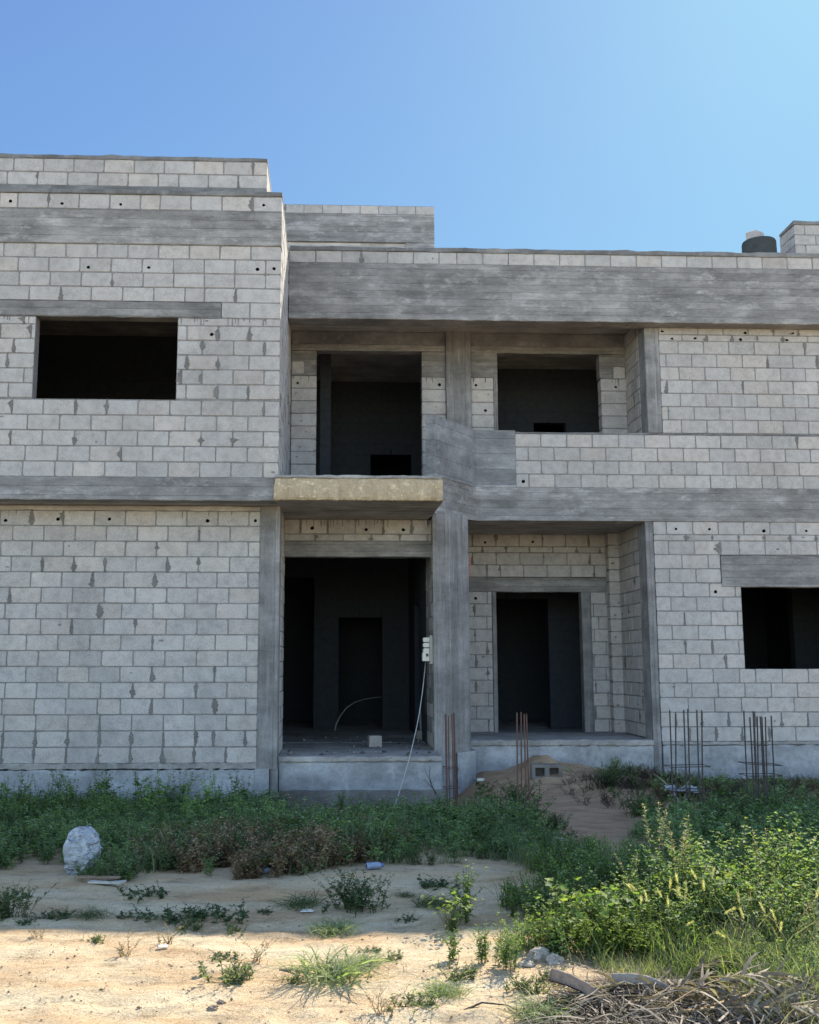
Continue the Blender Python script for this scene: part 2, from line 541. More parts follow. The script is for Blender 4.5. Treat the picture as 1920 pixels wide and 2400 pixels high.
def smear(mb, W, u, z0, z1, wide, r=rnd):
    """squeezed-out mortar over an upright joint"""
    n = 16
    h = z1 - z0
    kind = r.random()
    top, bot = z1 + r.uniform(-.02, .012), z0 + r.uniform(-.012, .015)
    if kind < .14: bot = z0 + h * r.uniform(.25, .5)
    elif kind < .28: top = z1 - h * r.uniform(.2, .45)
    fat, wid = r.uniform(.1, .9), r.uniform(.2, .6)
    wide *= r.uniform(.5, 1.25)
    ph = r.uniform(0, 9)
    bias = r.choice([(.4, .8), (.8, .4), (.6, .6), (1.0, .15), (.5, .7), (.6, .6)])
    L, Rr = [], []
    for i in range(n + 1):
        t = i / n
        e = math.exp(-((t - fat) / wid) ** 2) * min(1, 5 * t + .15, 5 * (1 - t) + .15)
        z = bot + (top - bot) * t
        L.append((u - .007 - wide * e * bias[0] * (.45 + 1.1 * abs(mnoise.noise(Vector((t * 6, ph, 0))))) , z + r.uniform(-.004, .004)))
        Rr.append((u + .007 + wide * e * bias[1] * (.45 + 1.1 * abs(mnoise.noise(Vector((t * 6, ph, 5))))), z + r.uniform(-.004, .004)))
    out = L + Rr[::-1]
    m = len(out)
    cu = u
    f0 = [W(cu + (p[0] - cu) * .86, -.0055 + r.uniform(-.0015, .001), p[1]) for p in out]
    f1 = [W(p[0], .009, p[1]) for p in out]
    # strips across so that the outline may be ragged
    fs = []
    for i in range(n):
        fs.append((i, i + 1, m - 2 - i, m - 1 - i))
    fs += [(i, (i + 1) % m, m + (i + 1) % m, m + i) for i in range(m)]
    mb.add(f0 + f1, fs, 3, (1, 1, 1))


def grid_solid(mb, W, us, zs, filled, d0, d1, mi):
    us, zs = sorted(set(us)), sorted(set(zs))
    nu, nz = len(us) - 1, len(zs) - 1
    fill = [[filled((us[i] + us[i + 1]) / 2, (zs[k] + zs[k + 1]) / 2) for k in range(nz)] for i in range(nu)]
    ok = lambda i, k: 0 <= i < nu and 0 <= k < nz and fill[i][k]
    for i in range(nu):
        for k in range(nz):
            if not fill[i][k]: continue
            a, b, c, d = us[i], us[i + 1], zs[k], zs[k + 1]
            q = []
            q.append([(a, d0, c), (b, d0, c), (b, d0, d), (a, d0, d)])
            q.append([(a, d1, d), (b, d1, d), (b, d1, c), (a, d1, c)])
            if not ok(i - 1, k): q.append([(a, d0, c), (a, d0, d), (a, d1, d), (a, d1, c)])
            if not ok(i + 1, k): q.append([(b, d0, c), (b, d1, c), (b, d1, d), (b, d0, d)])
            if not ok(i, k - 1): q.append([(a, d0, c), (a, d1, c), (b, d1, c), (b, d0, c)])
            if not ok(i, k + 1): q.append([(a, d0, d), (b, d0, d), (b, d1, d), (a, d1, d)])
            for f in q: mb.add([W(*p) for p in f], [(0, 1, 2, 3)], mi)


def wallm(name, parent, W, u0, u1, rows, opens=(), th=.195, pitch=.405, anchor='r', simple=False, sm=.06, seed=1, label=None):
    """rows: (z0, z1, first, options); first = length of the block next to the anchor end"""
    r = random.Random(seed)
    mb = MB()
    bores = []
    for row in rows:
        z0, z1, first = row[:3]
        opt = row[3] if len(row) > 3 else {}
        zc = (z0 + z1) / 2
        cuts = []
        u = u1 if anchor == 'r' else u0
        sgn = -1 if anchor == 'r' else 1
        u += sgn * first
        while (u > u0 + .06) if anchor == 'r' else (u < u1 - .06):
            cuts.append(u)
            u += sgn * (pitch + r.uniform(-.006, .006)) if r.random() > .03 or simple else sgn * pitch * r.uniform(.55, .75)
        ends = sorted([u0] + cuts + [u1])
        cl = [(x0, x1) for x0, x1, q0, q1 in opens if q0 + .02 < zc < q1 - .02]
        p_sm = opt.get('sm', sm)
        for a, b in zip(ends, ends[1:]):
            segs = [(a, b)]
            for x0, x1 in cl:
                new = []
                for (p, q) in segs:
                    if q <= x0 or p >= x1: new.append((p, q)); continue
                    if p < x0: new.append((p, x0))
                    if q > x1: new.append((x1, q))
                segs = new
            for p, q in segs:
                if q - p < .045: continue
                hole = None
                for hu in opt.get('holes', ()):
                    if p + .05 < hu < q - .05: hole = (hu, z0 + (z1 - z0) * r.uniform(.28, .45), r.uniform(.020, .028)); bores.append(hole)
                wide = opt.get('gap', 0)
                pa = p + JT / 2 if p > u0 + 1e-6 else p
                qa = q - JT / 2 if q < u1 - 1e-6 else q
                if wide:
                    pa += wide * r.uniform(.3, .7); qa -= wide * r.uniform(.3, .7)
                block(mb, W, pa, qa, z0 + JT / 2, z1 - JT / 2, th, hole, r, simple)
        if not simple:
            for u in cuts:
                if any(x0 - .01 < u < x1 + .01 for x0, x1 in cl): continue
                if r.random() < p_sm:
                    smear(mb, W, u + r.uniform(-.004, .004), z0, z1, r.choice([.045, .06, .075, .09]), r)
        for _ in range(opt.get('drip', 0)):
            u = r.uniform(u0 + .03, u1 - .03)
            if any(x0 - .03 < u < x1 + .03 for x0, x1 in cl): continue
            ln, w_ = r.uniform(.03, .13), r.uniform(.003, .008)
            zt = z1 - .004; zb_ = max(z0 + .01, zt - ln)
            mb.add([W(u - w_, -.0035, zt), W(u + w_, -.0035, zt), W(u + w_ * .5, -.0035, zb_), W(u - w_ * .5, -.0035, zb_),
                    W(u - w_ - .002, .008, zt), W(u + w_ + .002, .008, zt), W(u + w_ * .5 + .002, .008, zb_ - .003), W(u - w_ * .5 - .002, .008, zb_ - .003)],
                   [(0, 1, 2, 3), (0, 4, 5, 1), (1, 5, 6, 2), (2, 6, 7, 3), (3, 7, 4, 0)], 3)
        if not simple and r.random() < .55:                      # a splat of mortar somewhere on the course
            u, z = r.uniform(u0 + .05, u1 - .05), r.uniform(z0 + .03, z1 - .03)
            if not any(x0 - .08 < u < x1 + .08 for x0, x1 in cl):
                m_ = 11; ra, rb = r.uniform(.012, .04), r.uniform(.008, .022)
                o0 = [(u + ra * math.cos(6.283 * i / m_) * r.uniform(.6, 1.2), z + rb * math.sin(6.283 * i / m_) * r.uniform(.6, 1.2)) for i in range(m_)]
                mb.add([W(u + (p[0] - u) * .8, -.004, z + (p[1] - z) * .8) for p in o0] + [W(p[0], .008, p[1]) for p in o0],
                       [tuple(range(m_))] + [(i, (i + 1) % m_, m_ + (i + 1) % m_, m_ + i) for i in range(m_)], r.choice([1, 3]))
    zmin, zmax = rows[0][0], rows[-1][1]
    e = .004
    us = [u0 + e, u1 - e] + [x for o in opens for x in (o[0] - e, o[1] + e) if u0 < x < u1]
    zs = [zmin, zmax] + [z for o in opens for z in (o[2] - e, o[3] + e) if zmin < z < zmax]
    us += [h_[0] + k_ * h_[2] * 1.22 for h_ in bores for k_ in (-1, 1)]
    zs += [h_[1] + k_ * h_[2] * 1.22 for h_ in bores for k_ in (-1, 1)]
    us = [q for q in us if u0 + e - 1e-9 <= q <= u1 - e + 1e-9]
    bored = lambda u, z: any(abs(u - h_[0]) < h_[2] * 1.2 and abs(z - h_[1]) < h_[2] * 1.2 for h_ in bores)
    inside = lambda u, z: not bored(u, z) and not any(o[0] - e < u < o[1] + e and o[2] - e < z < o[3] + e for o in opens)
    grid_solid(mb, W, us, zs, inside, .0055, th - .007, 1)
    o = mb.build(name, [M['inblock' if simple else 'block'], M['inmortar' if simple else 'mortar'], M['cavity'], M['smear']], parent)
    if label: o['label'] = label
    return o


def facing(Y0):            # seen from -y
    return lambda u, d, z: (u, Y0 + d, z)


def facing_right(X0):      # seen from +x
    return lambda u, d, z: (X0 - d, u, z)


def facing_left(X0):       # seen from -x
    return lambda u, d, z: (X0 + d, u, z)


def courses(z0, z1, n, firsts=(.395, .195), start=0, opts=None):
    h = (z1 - z0) / n
    return [(z0 + i * h, z0 + (i + 1) * h, firsts[(i + start) % len(firsts)], (opts or {}).get(i, {})) for i in range(n)]


# ================================================================== THE HOUSE
house = tag(empty('unfinished_house', (0, 13.5, 0)), 'two storey unfinished house of bare grey concrete blocks with empty openings', 'house')
HO = Vector((0, 13.5, 0))


class _P:                     # parent shim: parts are built in world space, then hung on the house
    pass


def hang(o):
    o.parent = house
    o.location = o.location - HO
    return o


def wall(*a, **k):
    return hang(wallm(a[0], None, *a[1:], **k))


def bar(name, p0, p1, w, h, m, label=None, jit=.004, step=.16, bev=.008):
    mb = MB(); mb.rough_bar(p0, p1, w, h, 0, step, jit, bev)
    o = hang(mb.build(name, M[m]))
    if label: o['label'] = label
    return o


def xbeam(name, x0, x1, y0, y1, z0, z1, m, **k):
    return bar(name, (x0, (y0 + y1) / 2, (z0 + z1) / 2), (x1, (y0 + y1) / 2, (z0 + z1) / 2), y1 - y0, z1 - z0, m, **k)


def zcol(name, x0, x1, y0, y1, z0, z1, m, **k):
    # upright bars: side = d x up -> +-x ; h measured along y
    return bar(name, ((x0 + x1) / 2, (y0 + y1) / 2, z0), ((x0 + x1) / 2, (y0 + y1) / 2, z1), x1 - x0, y1 - y0, m, **k)


XL, XR = -6.8, 9.6
# --- left block, ground floor
rows = courses(.335, 3.60, 16, (.395, .15), 0, {
    0: {'sm': .95}, 1: {'sm': .95}, 15: {'holes': [-1.03, -1.66, -2.30, -2.95, -3.62, -4.30, -4.9], 'sm': .1, 'drip': 10},
    14: {'sm': .12}, 2: {'sm': .3}, 4: {'sm': .3}, 6: {'sm': .25}, 8: {'sm': .25}, 12: {'sm': .2}})
wall('block_wall', facing(13.5), XL, -.965, rows, seed=11, sm=.17)
xbeam('floor_slab_edge', XL, -.965, 13.49, 13.75, .266, .337, 'slab', jit=.009, step=.07)
xbeam('plinth', XL, -.988, 13.475, 13.75, -.75, .253, 'plinth', jit=.011, step=.06)
zcol('column', -.965, -.70, 13.488, 13.85, .26, 3.668, 'col')
zcol('column_base', -.985, -.80, 13.462, 13.85, -.75, .268, 'plinth', label='pale ribbed column base beside the wide doorway')
zcol('column_base', -.79, -.69, 13.50, 13.85, -.75, .262, 'col')
xbeam('wall_beam', XL, -.968, 13.502, 13.7, 3.602, 3.668, 'soffit')

# --- left block, upper floor
xbeam('concrete_beam', XL, -.722, 12.985, 13.25, 3.66, 3.957, 'beam')
wopen = (-3.885, -2.05, 4.985, 6.085)
lint = (XL - 1, -1.487, 6.087, 6.303)
u_rows = courses(3.957, 4.975, 5, (.195, .40), 0, {3: {'sm': .12}, 2: {'sm': .15}})
u_rows += [(4.99 + i * .198, 4.99 + (i + 1) * .198, (.40, .20)[i % 2], {'sm': .85 if i < 5 else .5}) for i in range(5)]
u_rows[-1] = (u_rows[-1][0], u_rows[-1][1], u_rows[-1][2], {'sm': .8, 'holes': [-1.60]})
u_rows += [(5.98, 6.087, .22, {'sm': .6, 'drip': 40})]
u_rows += [(6.087, 6.303, .40, {'sm': .3})]
u_rows += [(6.303 + i * .197, 6.303 + (i + 1) * .197, (.59, .20, .20, .40)[i],
            {'sm': .18, 'holes': ([], [], [-.80, -1.02, -1.72, -2.45, -3.24, -3.78, -4.2], [])[i]}) for i in range(4)]
wall('block_wall', facing(13.0), XL, -.71, u_rows, opens=[wopen, lint], seed=23, sm=.17)
xbeam('window_lintel', XL, -1.489, 12.993, 13.19, 6.089, 6.300, 'lintel', label='long concrete lintel over the wide upper window')
xbeam('concrete_beam', XL, -.706, 12.986, 13.195, 7.091, 7.575, 'beam')
wall('roof_parapet', facing(13.0), XL, -.71, [(7.575, 7.79, .39, {'sm': .2, 'holes': [-.95, -1.93, -2.85, -3.62, -4.3]})], seed=5)
xbeam('coping', XL, -.703, 12.985, 13.2, 7.788, 7.852, 'cap', jit=.007)
xbeam('parapet_base', XL, -.93, 13.245, 13.44, 7.60, 8.02, 'cap', jit=.006)
wall('roof_parapet', facing(13.25), XL, -.93, [(8.02, 8.215, .39, {'sm': .15}), (8.215, 8.41, .19, {'sm': .12})], seed=6,
     label='upper set back block parapet of the taller block')
xbeam('coping', XL, -.926, 13.243, 13.45, 8.409, 8.465, 'cap', jit=.007)
# its right hand side
s_rows = courses(3.96, 7.80, 19, (.30, .10), 0)
wall('side_wall', facing_right(-.71), 13.197, 16.7, s_rows, anchor='l', seed=31, sm=.12)
xbeam('coping', -.90, -.708, 13.2, 16.7, 7.80, 7.85, 'cap', jit=.006)
sp = wall('roof_parapet', facing_right(-.93), 13.447, 17.0, [(8.02, 8.215, .3, {}), (8.215, 8.41, .1, {})], anchor='l', seed=32)
xbeam('coping', -1.12, -.928, 13.45, 17.0, 8.41, 8.462, 'cap', jit=.006)
xbeam('parapet_base', -1.12, -.932, 13.45, 17.0, 7.60, 8.02, 'cap', jit=.006)

# --- canopy over the wide doorway and slab behind it
def canopy():
    mb = MB(); r = random.Random(4)
    x0, x1 = -.748, 1.40
    prof = [(12.905, 3.668), (12.892, 3.70), (12.886, 3.76), (12.888, 3.83), (12.894, 3.89), (12.905, 3.935), (12.93, 3.962), (13.0, 3.972),
            (14.4, 3.975), (14.4, 3.667), (13.2, 3.662), (12.93, 3.660)]
    n = 70
    vs, fs = [], []
    k = len(prof)
    for i in range(n + 1):
        x = x0 + (x1 - x0) * i / n
        for q, (y, z) in enumerate(prof):
            dy = dz = 0
            if q < 8:
                dy = .011 * mnoise.noise(Vector((x * 7, y * 9, z * 13))) + r.uniform(-.003, .003)
                dz = .008 * mnoise.noise(Vector((x * 5 + 7, y, z * 6))) + r.uniform(-.002, .002)
            if q in (0, 11): dz = r.uniform(-.006, .003)
            vs.append((x + (r.uniform(-.012, .012) if i in (0, n) else 0), y + dy, z + dz))
    for i in range(n):
        for q in range(k):
            p = (q + 1) % k
            fs.append((i * k + q, i * k + p, i * k + k + p, i * k + k + q))
    fs.append(tuple(range(k - 1, -1, -1))); fs.append(tuple(n * k + q for q in range(k)))
    mb.add(vs, fs)
    o = hang(mb.build('canopy_beam', [M['canopy'], M['soffit']]))
    me = o.data
    idx = [0] * len(me.polygons)
    for i, p in enumerate(me.polygons):
        if i < n * k and i % k in (8, 9, 10): idx[i] = 1
    me.polygons.foreach_set('material_index', idx)
    o['label'] = 'yellowish rough plastered canopy beam over the wide doorway'
canopy()
xbeam('coping', -.742, 1.395, 12.892, 13.15, 3.944, 3.984, 'slab', jit=.006, step=.07)
mb = MB()
mb.box(XL, 1.39, 13.24, 22, 3.672, 3.90)
mb.box(1.39, XR, 15.72, 22, 3.79, 3.96)
mb.box(-.70, 1.39, 14.41, 16.6, 3.905, 3.965)
hang(mb.build('floor_slab', M['soffit']))

# --- wide ground floor doorway
wall('block_wall', facing(14.7), -.70, 1.44, [(3.35, 3.452, .07, {'sm': .9}), (3.452, 3.668, .30, {'sm': .9, 'drip': 26, 'holes': [-.30, .48, 1.02]})],
     seed=41, label='two block courses above the wide doorway')
xbeam('door_lintel', -.70, 1.44, 14.69, 14.90, 3.122, 3.348, 'lintel')
wall('side_wall', facing_right(-.70), 13.852, 14.9, courses(.40, 3.668, 16, (.3, .1)), anchor='l', seed=42, sm=.1)
wall('side_wall', facing_left(1.425), 14.56, 15.6, courses(.42, 3.70, 16, (.12, .32)), anchor='l', seed=43, sm=.3)
mb = MB()
mb.box(-.70, 1.43, 13.64, 16.0, .20, .40)
mb.box(XL, XR, 16.0, 22, .2, .404); mb.box(XL, -.9, 13.76, 16.0, .2, .42)
hang(mb.build('ground_slab', M['slab']))
xbeam('slab_edge', -.69, 1.43, 13.60, 13.75, .340, .402, 'slab', jit=.009, step=.07)
xbeam('plinth', -.68, 1.43, 13.61, 13.80, -.03, .326, 'plinth', jit=.010, step=.07)
xbeam('foundation_beam', -.70, 1.45, 13.575, 13.85, -.75, -.02, 'found', jit=.012)

# --- pillar, curved balcony corner, long floor beam
mb = MB()
mb.prism([(1.425, 14.505), (1.47, 14.488), (1.665, 14.57), (1.68, 14.582), (1.985, 14.95), (2.0, 14.985), (2.0, 15.5), (1.425, 15.5)], .30, 3.765)
hang(mb.build('pillar', M['col']))['label'] = 'thick angled concrete pillar between the two entrances'
mb = MB(); mb.tube([(1.672, 14.575, .31), (1.674, 14.574, 1.4), (1.670, 14.575, 2.5), (1.673, 14.574, 3.74)], .006, 5)
hang(mb.build('mortar_seam', M['slab']))
mb = MB()
mb.prism([(1.44, 14.44), (1.60, 14.45), (1.62, 14.50), (1.62, 15.2), (1.44, 15.2)], -.75, .31)
mb.prism([(1.76, 14.62), (2.06, 14.95), (2.06, 15.4), (1.76, 15.4)], -.75, .36)
mb.prism([(1.61, 14.56), (1.77, 14.70), (1.77, 15.4), (1.61, 15.4)], -.75, .305)
hang(mb.build('pillar_base', M['plinth']))['label'] = 'pale broken footing of the pillar'


def polyline(pts, n):
    out = []
    for (a, b) in zip(pts, pts[1:]):
        for i in range(n): out.append((a[0] + (b[0] - a[0]) * i / n, a[1] + (b[1] - a[1]) * i / n))
    return out + [pts[-1]]


front = [(1.405, 14.385), (2.12, 15.345), (2.19, 15.40), (2.30, 15.43), (2.8, 15.435)]
rb = random.Random(9)
fr = [(x, y + rb.uniform(-.003, .003)) for x, y in polyline(front, 4)] + [(2.8 + i * .2, 15.437 + rb.uniform(-.003, .003)) for i in range(1, 35)]
mb = MB()
mb.prism(fr + [(fr[-1][0], 15.74), (1.405, 15.74)], lambda x: 3.735 + .032 * min(1, max(0, (x - 1.4) / 1.1)), 4.281)
hang(mb.build('concrete_beam', M['beam']))['label'] = 'long concrete floor beam curving out at the balcony corner'


def offs(pts, d):
    out = []
    for i, p in enumerate(pts):
        a, b = pts[max(0, i - 1)], pts[min(len(pts) - 1, i + 1)]
        t = Vector((b[0] - a[0], b[1] - a[1])).normalized()
        out.append((p[0] - t.y * d, p[1] + t.x * d))
    return out


p1 = polyline([(1.452, 14.43), (2.183, 15.41)], 8)
mb = MB(); mb.prism(p1 + offs(p1, .14)[::-1], 4.275, lambda x: 5.175 - .0 * x)
hang(mb.build('balcony_panel', M['panel']))['label'] = 'smooth cast concrete balcony panel turned outward at the corner'
mb = MB(); mb.box(2.187, 2.81, 15.425, 15.58, 4.279, 5.175)
hang(mb.build('balcony_panel', M['panel']))['label'] = 'flat cast concrete balcony panel beside the block parapet'
wall('balcony_parapet', facing(15.45), 2.815, XR, courses(4.281, 5.13, 4, (.40, .20), 1, {0: {'holes': [2.93]}, 3: {'sm': .12}}), anchor='l', seed=51, sm=.14)
xbeam('coping', 2.815, XR, 15.447, 15.65, 5.129, 5.158, 'cap', jit=.005)

# --- right wall, upper floor
ur = [(5.158 + i * .2135, 5.158 + (i + 1) * .2135, (.30, .10)[i % 2] + .405 * (i % 2) * 0, {}) for i in range(7)]
ur = [(a, b, f, {'sm': .05}) for a, b, f, o in ur]
ur += [(6.6525, 6.757, .37, {'sm': .7, 'holes': [5.35, 5.72, 6.45, 7.2, 7.9]}), (6.757, 6.872, .63, {'sm': .25, 'holes': [5.20, 5.75, 6.53, 7.3]})]
wall('block_wall', facing(15.45), 5.14, XR, ur, anchor='l', seed=61, sm=.11)
mbj = MB()
zcol('column', 4.905, 5.137, 15.446, 15.78, 5.162, 6.86, 'col')
wall('side_wall', facing_left(4.90), 15.78, 16.6, courses(3.97, 7.08, 14, (.3, .1)), anchor='l', seed=62)

# --- the big roof beam and parapet
xbeam('roof_beam', -.70, XR, 15.19, 15.53, 6.862, 7.766, 'beam', jit=.005, label='deep board marked concrete roof beam over the balcony')
wall('roof_parapet', facing(15.2), -.69, XR, [(7.766, 7.966, .40, {'sm': .04})], anchor='l', seed=71)
xbeam('coping', -.69, XR, 15.185, 15.41, 7.964, 8.032, 'cap', jit=.009)
mb = MB(); mb.box(XL, XR, 15.6, 22, 7.1, 7.3); mb.box(XL, -.92, 13.21, 15.6, 7.1, 7.3)
hang(mb.build('roof_slab', M['soffit']))

# --- upper recess: door, window, column
for (ua, ub, ho, sd_) in [(-.70, -.287, [-.60], 81), (1.465, 1.862, [1.76], 82), (2.287, 2.66, [2.37], 83), (4.47, 4.9, [4.72], 84)]:
    wall('recess_wall', facing(16.5), ua, ub, courses(3.97, 6.325, 11, (.41, .41), 0, {10: {'holes': ho, 'drip': 5}, 8: {'holes': [2.52] if sd_ == 83 else []}}),
         anchor='l', seed=sd_, sm=.3)
xbeam('door_lintel', -.70, 1.862, 16.49, 16.69, 6.757, 6.868, 'lintel')
xbeam('ring_beam', -.70, 1.862, 16.496, 16.69, 6.87, 7.095, 'cap')
xbeam('lintel_end', -.70, -.29, 16.492, 16.69, 6.327, 6.755, 'lintel')
xbeam('lintel_end', 1.467, 1.862, 16.492, 16.69, 6.317, 6.755, 'lintel')
zcol('column', 1.865, 2.283, 16.44, 16.7, 3.97, 7.095, 'col')
xbeam('window_lintel', 2.287, 4.9, 16.49, 16.69, 6.745, 6.868, 'lintel')
xbeam('ring_beam', 2.287, 4.9, 16.496, 16.69, 6.87, 7.095, 'cap')
xbeam('lintel_end', 2.287, 2.73, 16.492, 16.69, 6.317, 6.743, 'lintel')
xbeam('lintel_end', 4.455, 4.9, 16.492, 16.69, 6.535, 6.743, 'lintel')
xbeam('lintel_end', 4.455, 4.68, 16.494, 16.69, 6.327, 6.533, 'lintel')
zcol('door_jamb', 2.662, 2.73, 16.493, 16.69, 3.97, 6.317, 'col')
mb = MB(); block(mb, facing(16.497), 4.69, 4.89, 6.33, 6.53, .19, None, random.Random(2)); hang(mb.build('block_infill', M['block']))
mb = MB(); block(mb, facing(16.483), -.69, -.50, 6.36, 6.56, .03, None, random.Random(3)); hang(mb.build('block_infill', M['block']))

# --- right wall, ground floor
gw = (6.25, 8.35, 1.52, 2.757)
gl = (5.95, 8.7, 2.757, 3.24)
gr_rows = courses(.443, 3.467, 14, (.42, .22), 0, {0: {'sm': .9}, 1: {'sm': .85}, 5: {'sm': .2}, 7: {'sm': .3}, 10: {'holes': [5.85]}})
gr_rows += [(3.467, 3.562, .50, {'sm': .9}), (3.562, 3.767, .20, {'sm': .03, 'holes': [5.28, 5.80, 6.65, 7.32]})]
wall('block_wall', facing(15.45), 4.93, XR, gr_rows, opens=[gw, gl], anchor='l', seed=91, sm=.13)
xbeam('window_lintel', 5.955, 8.7, 15.442, 15.64, 2.76, 3.237, 'lintel', label='deep concrete lintel over the ground floor window')
xbeam('plinth', 4.94, XR, 15.44, 15.7, -.75, .385, 'plinth', jit=.010, step=.07)
xbeam('floor_slab_edge', 4.94, XR, 15.446, 15.7, .396, .441, 'slab', jit=.006, step=.08)
# --- porch recess on the ground floor
po = [(2.70, 4.385, .40, 2.812), (1.2, 4.95, 2.812, 3.052)]
pr = courses(.468, 2.812, 11, (.20, .40), 0, {10: {'holes': [2.42, 4.66]}, 0: {'sm': .6}})
pr += [(2.812, 3.052, .3, {}), (3.052, 3.262, .62, {'sm': .4}), (3.262, 3.472, .78, {'sm': .7}), (3.472, 3.577, .95, {'sm': .8}),
       (3.577, 3.79, .78, {'sm': .8, 'holes': [2.60, 2.80, 3.42, 4.42]})]
wall('porch_wall', facing(17.3), 1.6, 4.88, pr, opens=po, anchor='l', seed=101, sm=.42)
xbeam('door_lintel', 1.6, 4.86, 17.29, 17.49, 2.80, 3.048, 'lintel')
zcol('door_jamb', 2.702, 2.772, 17.293, 17.49, .45, 2.80, 'col')
zcol('door_jamb', 4.228, 4.384, 17.293, 17.49, .45, 2.80, 'col')
wall('side_wall', facing_left(4.835), 15.86, 17.1, courses(.468, 3.79, 16, (.15, .35)), anchor='l', seed=102, sm=.15)
wall('pilaster', facing(17.08), 4.66, 4.86, courses(.468, 3.79, 16, (.26, .26)), anchor='l', seed=103, sm=.1)
zcol('column', 4.805, 4.925, 15.462, 15.855, -.2, 3.765, 'col', label='dark concrete column at the porch corner')
mb = MB(); mb.box(2.0, 4.80, 15.5, 17.29, .2, .466); mb.box(1.45, 2.0, 15.5, 17.29, .2, .466)
hang(mb.build('porch_slab', M['slab']))
xbeam('slab_edge', 2.0, 4.81, 15.455, 15.6, .392, .468, 'slab', jit=.010, step=.07)
xbeam('plinth', 2.0, 4.80, 15.462, 15.8, -.6, .380, 'plinth', jit=.010, step=.07)
xbeam('concrete_beam', 2.0, 4.86, 17.2, 17.5, 3.785, 3.80, 'soffit')

# --- inside: partitions, outer walls, back wall
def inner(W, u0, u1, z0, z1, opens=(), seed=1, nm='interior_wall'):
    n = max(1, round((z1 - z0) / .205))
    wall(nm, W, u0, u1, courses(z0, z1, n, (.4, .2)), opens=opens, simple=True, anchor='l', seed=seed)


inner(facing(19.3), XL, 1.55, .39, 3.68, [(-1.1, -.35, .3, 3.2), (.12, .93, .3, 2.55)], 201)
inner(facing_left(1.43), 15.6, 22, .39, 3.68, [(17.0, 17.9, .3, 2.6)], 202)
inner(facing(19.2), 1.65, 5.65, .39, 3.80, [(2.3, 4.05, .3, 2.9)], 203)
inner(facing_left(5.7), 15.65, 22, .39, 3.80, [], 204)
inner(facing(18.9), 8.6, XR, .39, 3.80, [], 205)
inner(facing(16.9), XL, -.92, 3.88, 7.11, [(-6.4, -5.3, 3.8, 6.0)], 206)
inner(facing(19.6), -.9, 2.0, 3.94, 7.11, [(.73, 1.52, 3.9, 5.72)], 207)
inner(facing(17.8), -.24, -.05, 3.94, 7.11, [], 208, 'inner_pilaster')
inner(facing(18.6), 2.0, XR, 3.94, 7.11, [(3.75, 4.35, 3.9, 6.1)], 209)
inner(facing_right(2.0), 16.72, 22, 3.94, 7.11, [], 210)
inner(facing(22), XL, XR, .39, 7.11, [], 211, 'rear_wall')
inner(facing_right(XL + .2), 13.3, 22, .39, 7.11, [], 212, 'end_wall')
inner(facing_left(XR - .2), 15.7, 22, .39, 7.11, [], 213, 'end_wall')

# --- on the roof: stair room, shaft
mb = MB(); mb.box(-2.5, 2.17, 21.22, 24, 7.28, 10.55)
hang(mb.build('stair_room_wall', M['lintel']))
xbeam('stair_room_beam', -2.5, 2.18, 21.2, 21.5, 10.69, 11.33, 'beam')
xbeam('stair_room_beam', 1.55, 2.18, 21.21, 21.5, 10.54, 10.69, 'beam')
xbeam('stair_room_beam', -2.5, 1.55, 21.26, 21.5, 10.54, 10.69, 'soffit')
wall('stair_room_parapet', facing(21.2), -2.5, 2.18, [(11.33, 11.53, .405, {})], seed=301)
wall('roof_shaft', facing(17.8), 8.56, 9.8, courses(7.31, 9.70, 12, (.40, .20)), anchor='l', seed=302, label='square block shaft rising above the roof at the far right')
wall('roof_shaft', facing_left(8.56), 18.0, 18.42, courses(7.31, 9.70, 12, (.2, .1)), anchor='l', seed=303)
xbeam('coping', 8.545, 9.8, 17.785, 18.4, 9.70, 9.765, 'cap', jit=.01)

# ================================================================== ROOF THINGS
t = tag(empty('water_tank', (8.05, 17.9, 7.3)), 'round dark green water tank on the roof beside the block shaft', 'tank')
S = 17.9 / 24
zt = CAMZ + (12.06 - CAMZ) * S
rad = .41 * S
cx = 10.62 * S
t.location = (cx, 17.9, 7.3)
mb = MB(); mb.lathe([(rad * .97, .62), (rad, .66), (rad, zt - 7.3 - .05), (rad * .97, zt - 7.3 - .02), (rad * .80, zt - 7.3 - .012), (rad * .3, zt - 7.3 - .008)], 0, 0, 32)
mb.build('tank_body', M['tank'], t, smooth=True)
mb = MB(); mb.lathe([(.24, 0), (.24, .05), (.20, .08), (.20, .58), (.24, .60), (.24, .625)], 0, 0, 20)
mb.build('stand', M['cap'], t)
zb = zt - .012
ob = MB()
block(ob, lambda u, d, z: (u, d - .1, z), -.165, .165, 0, .17, .19, None, random.Random(8))
o = ob.build('concrete_block', M['block'])
o.location = (10.52 * S, 17.88, zb); o.rotation_euler = (0, R(-4), R(38))
tag(o, 'pale concrete block weighing down the lid of the roof water tank', 'block')

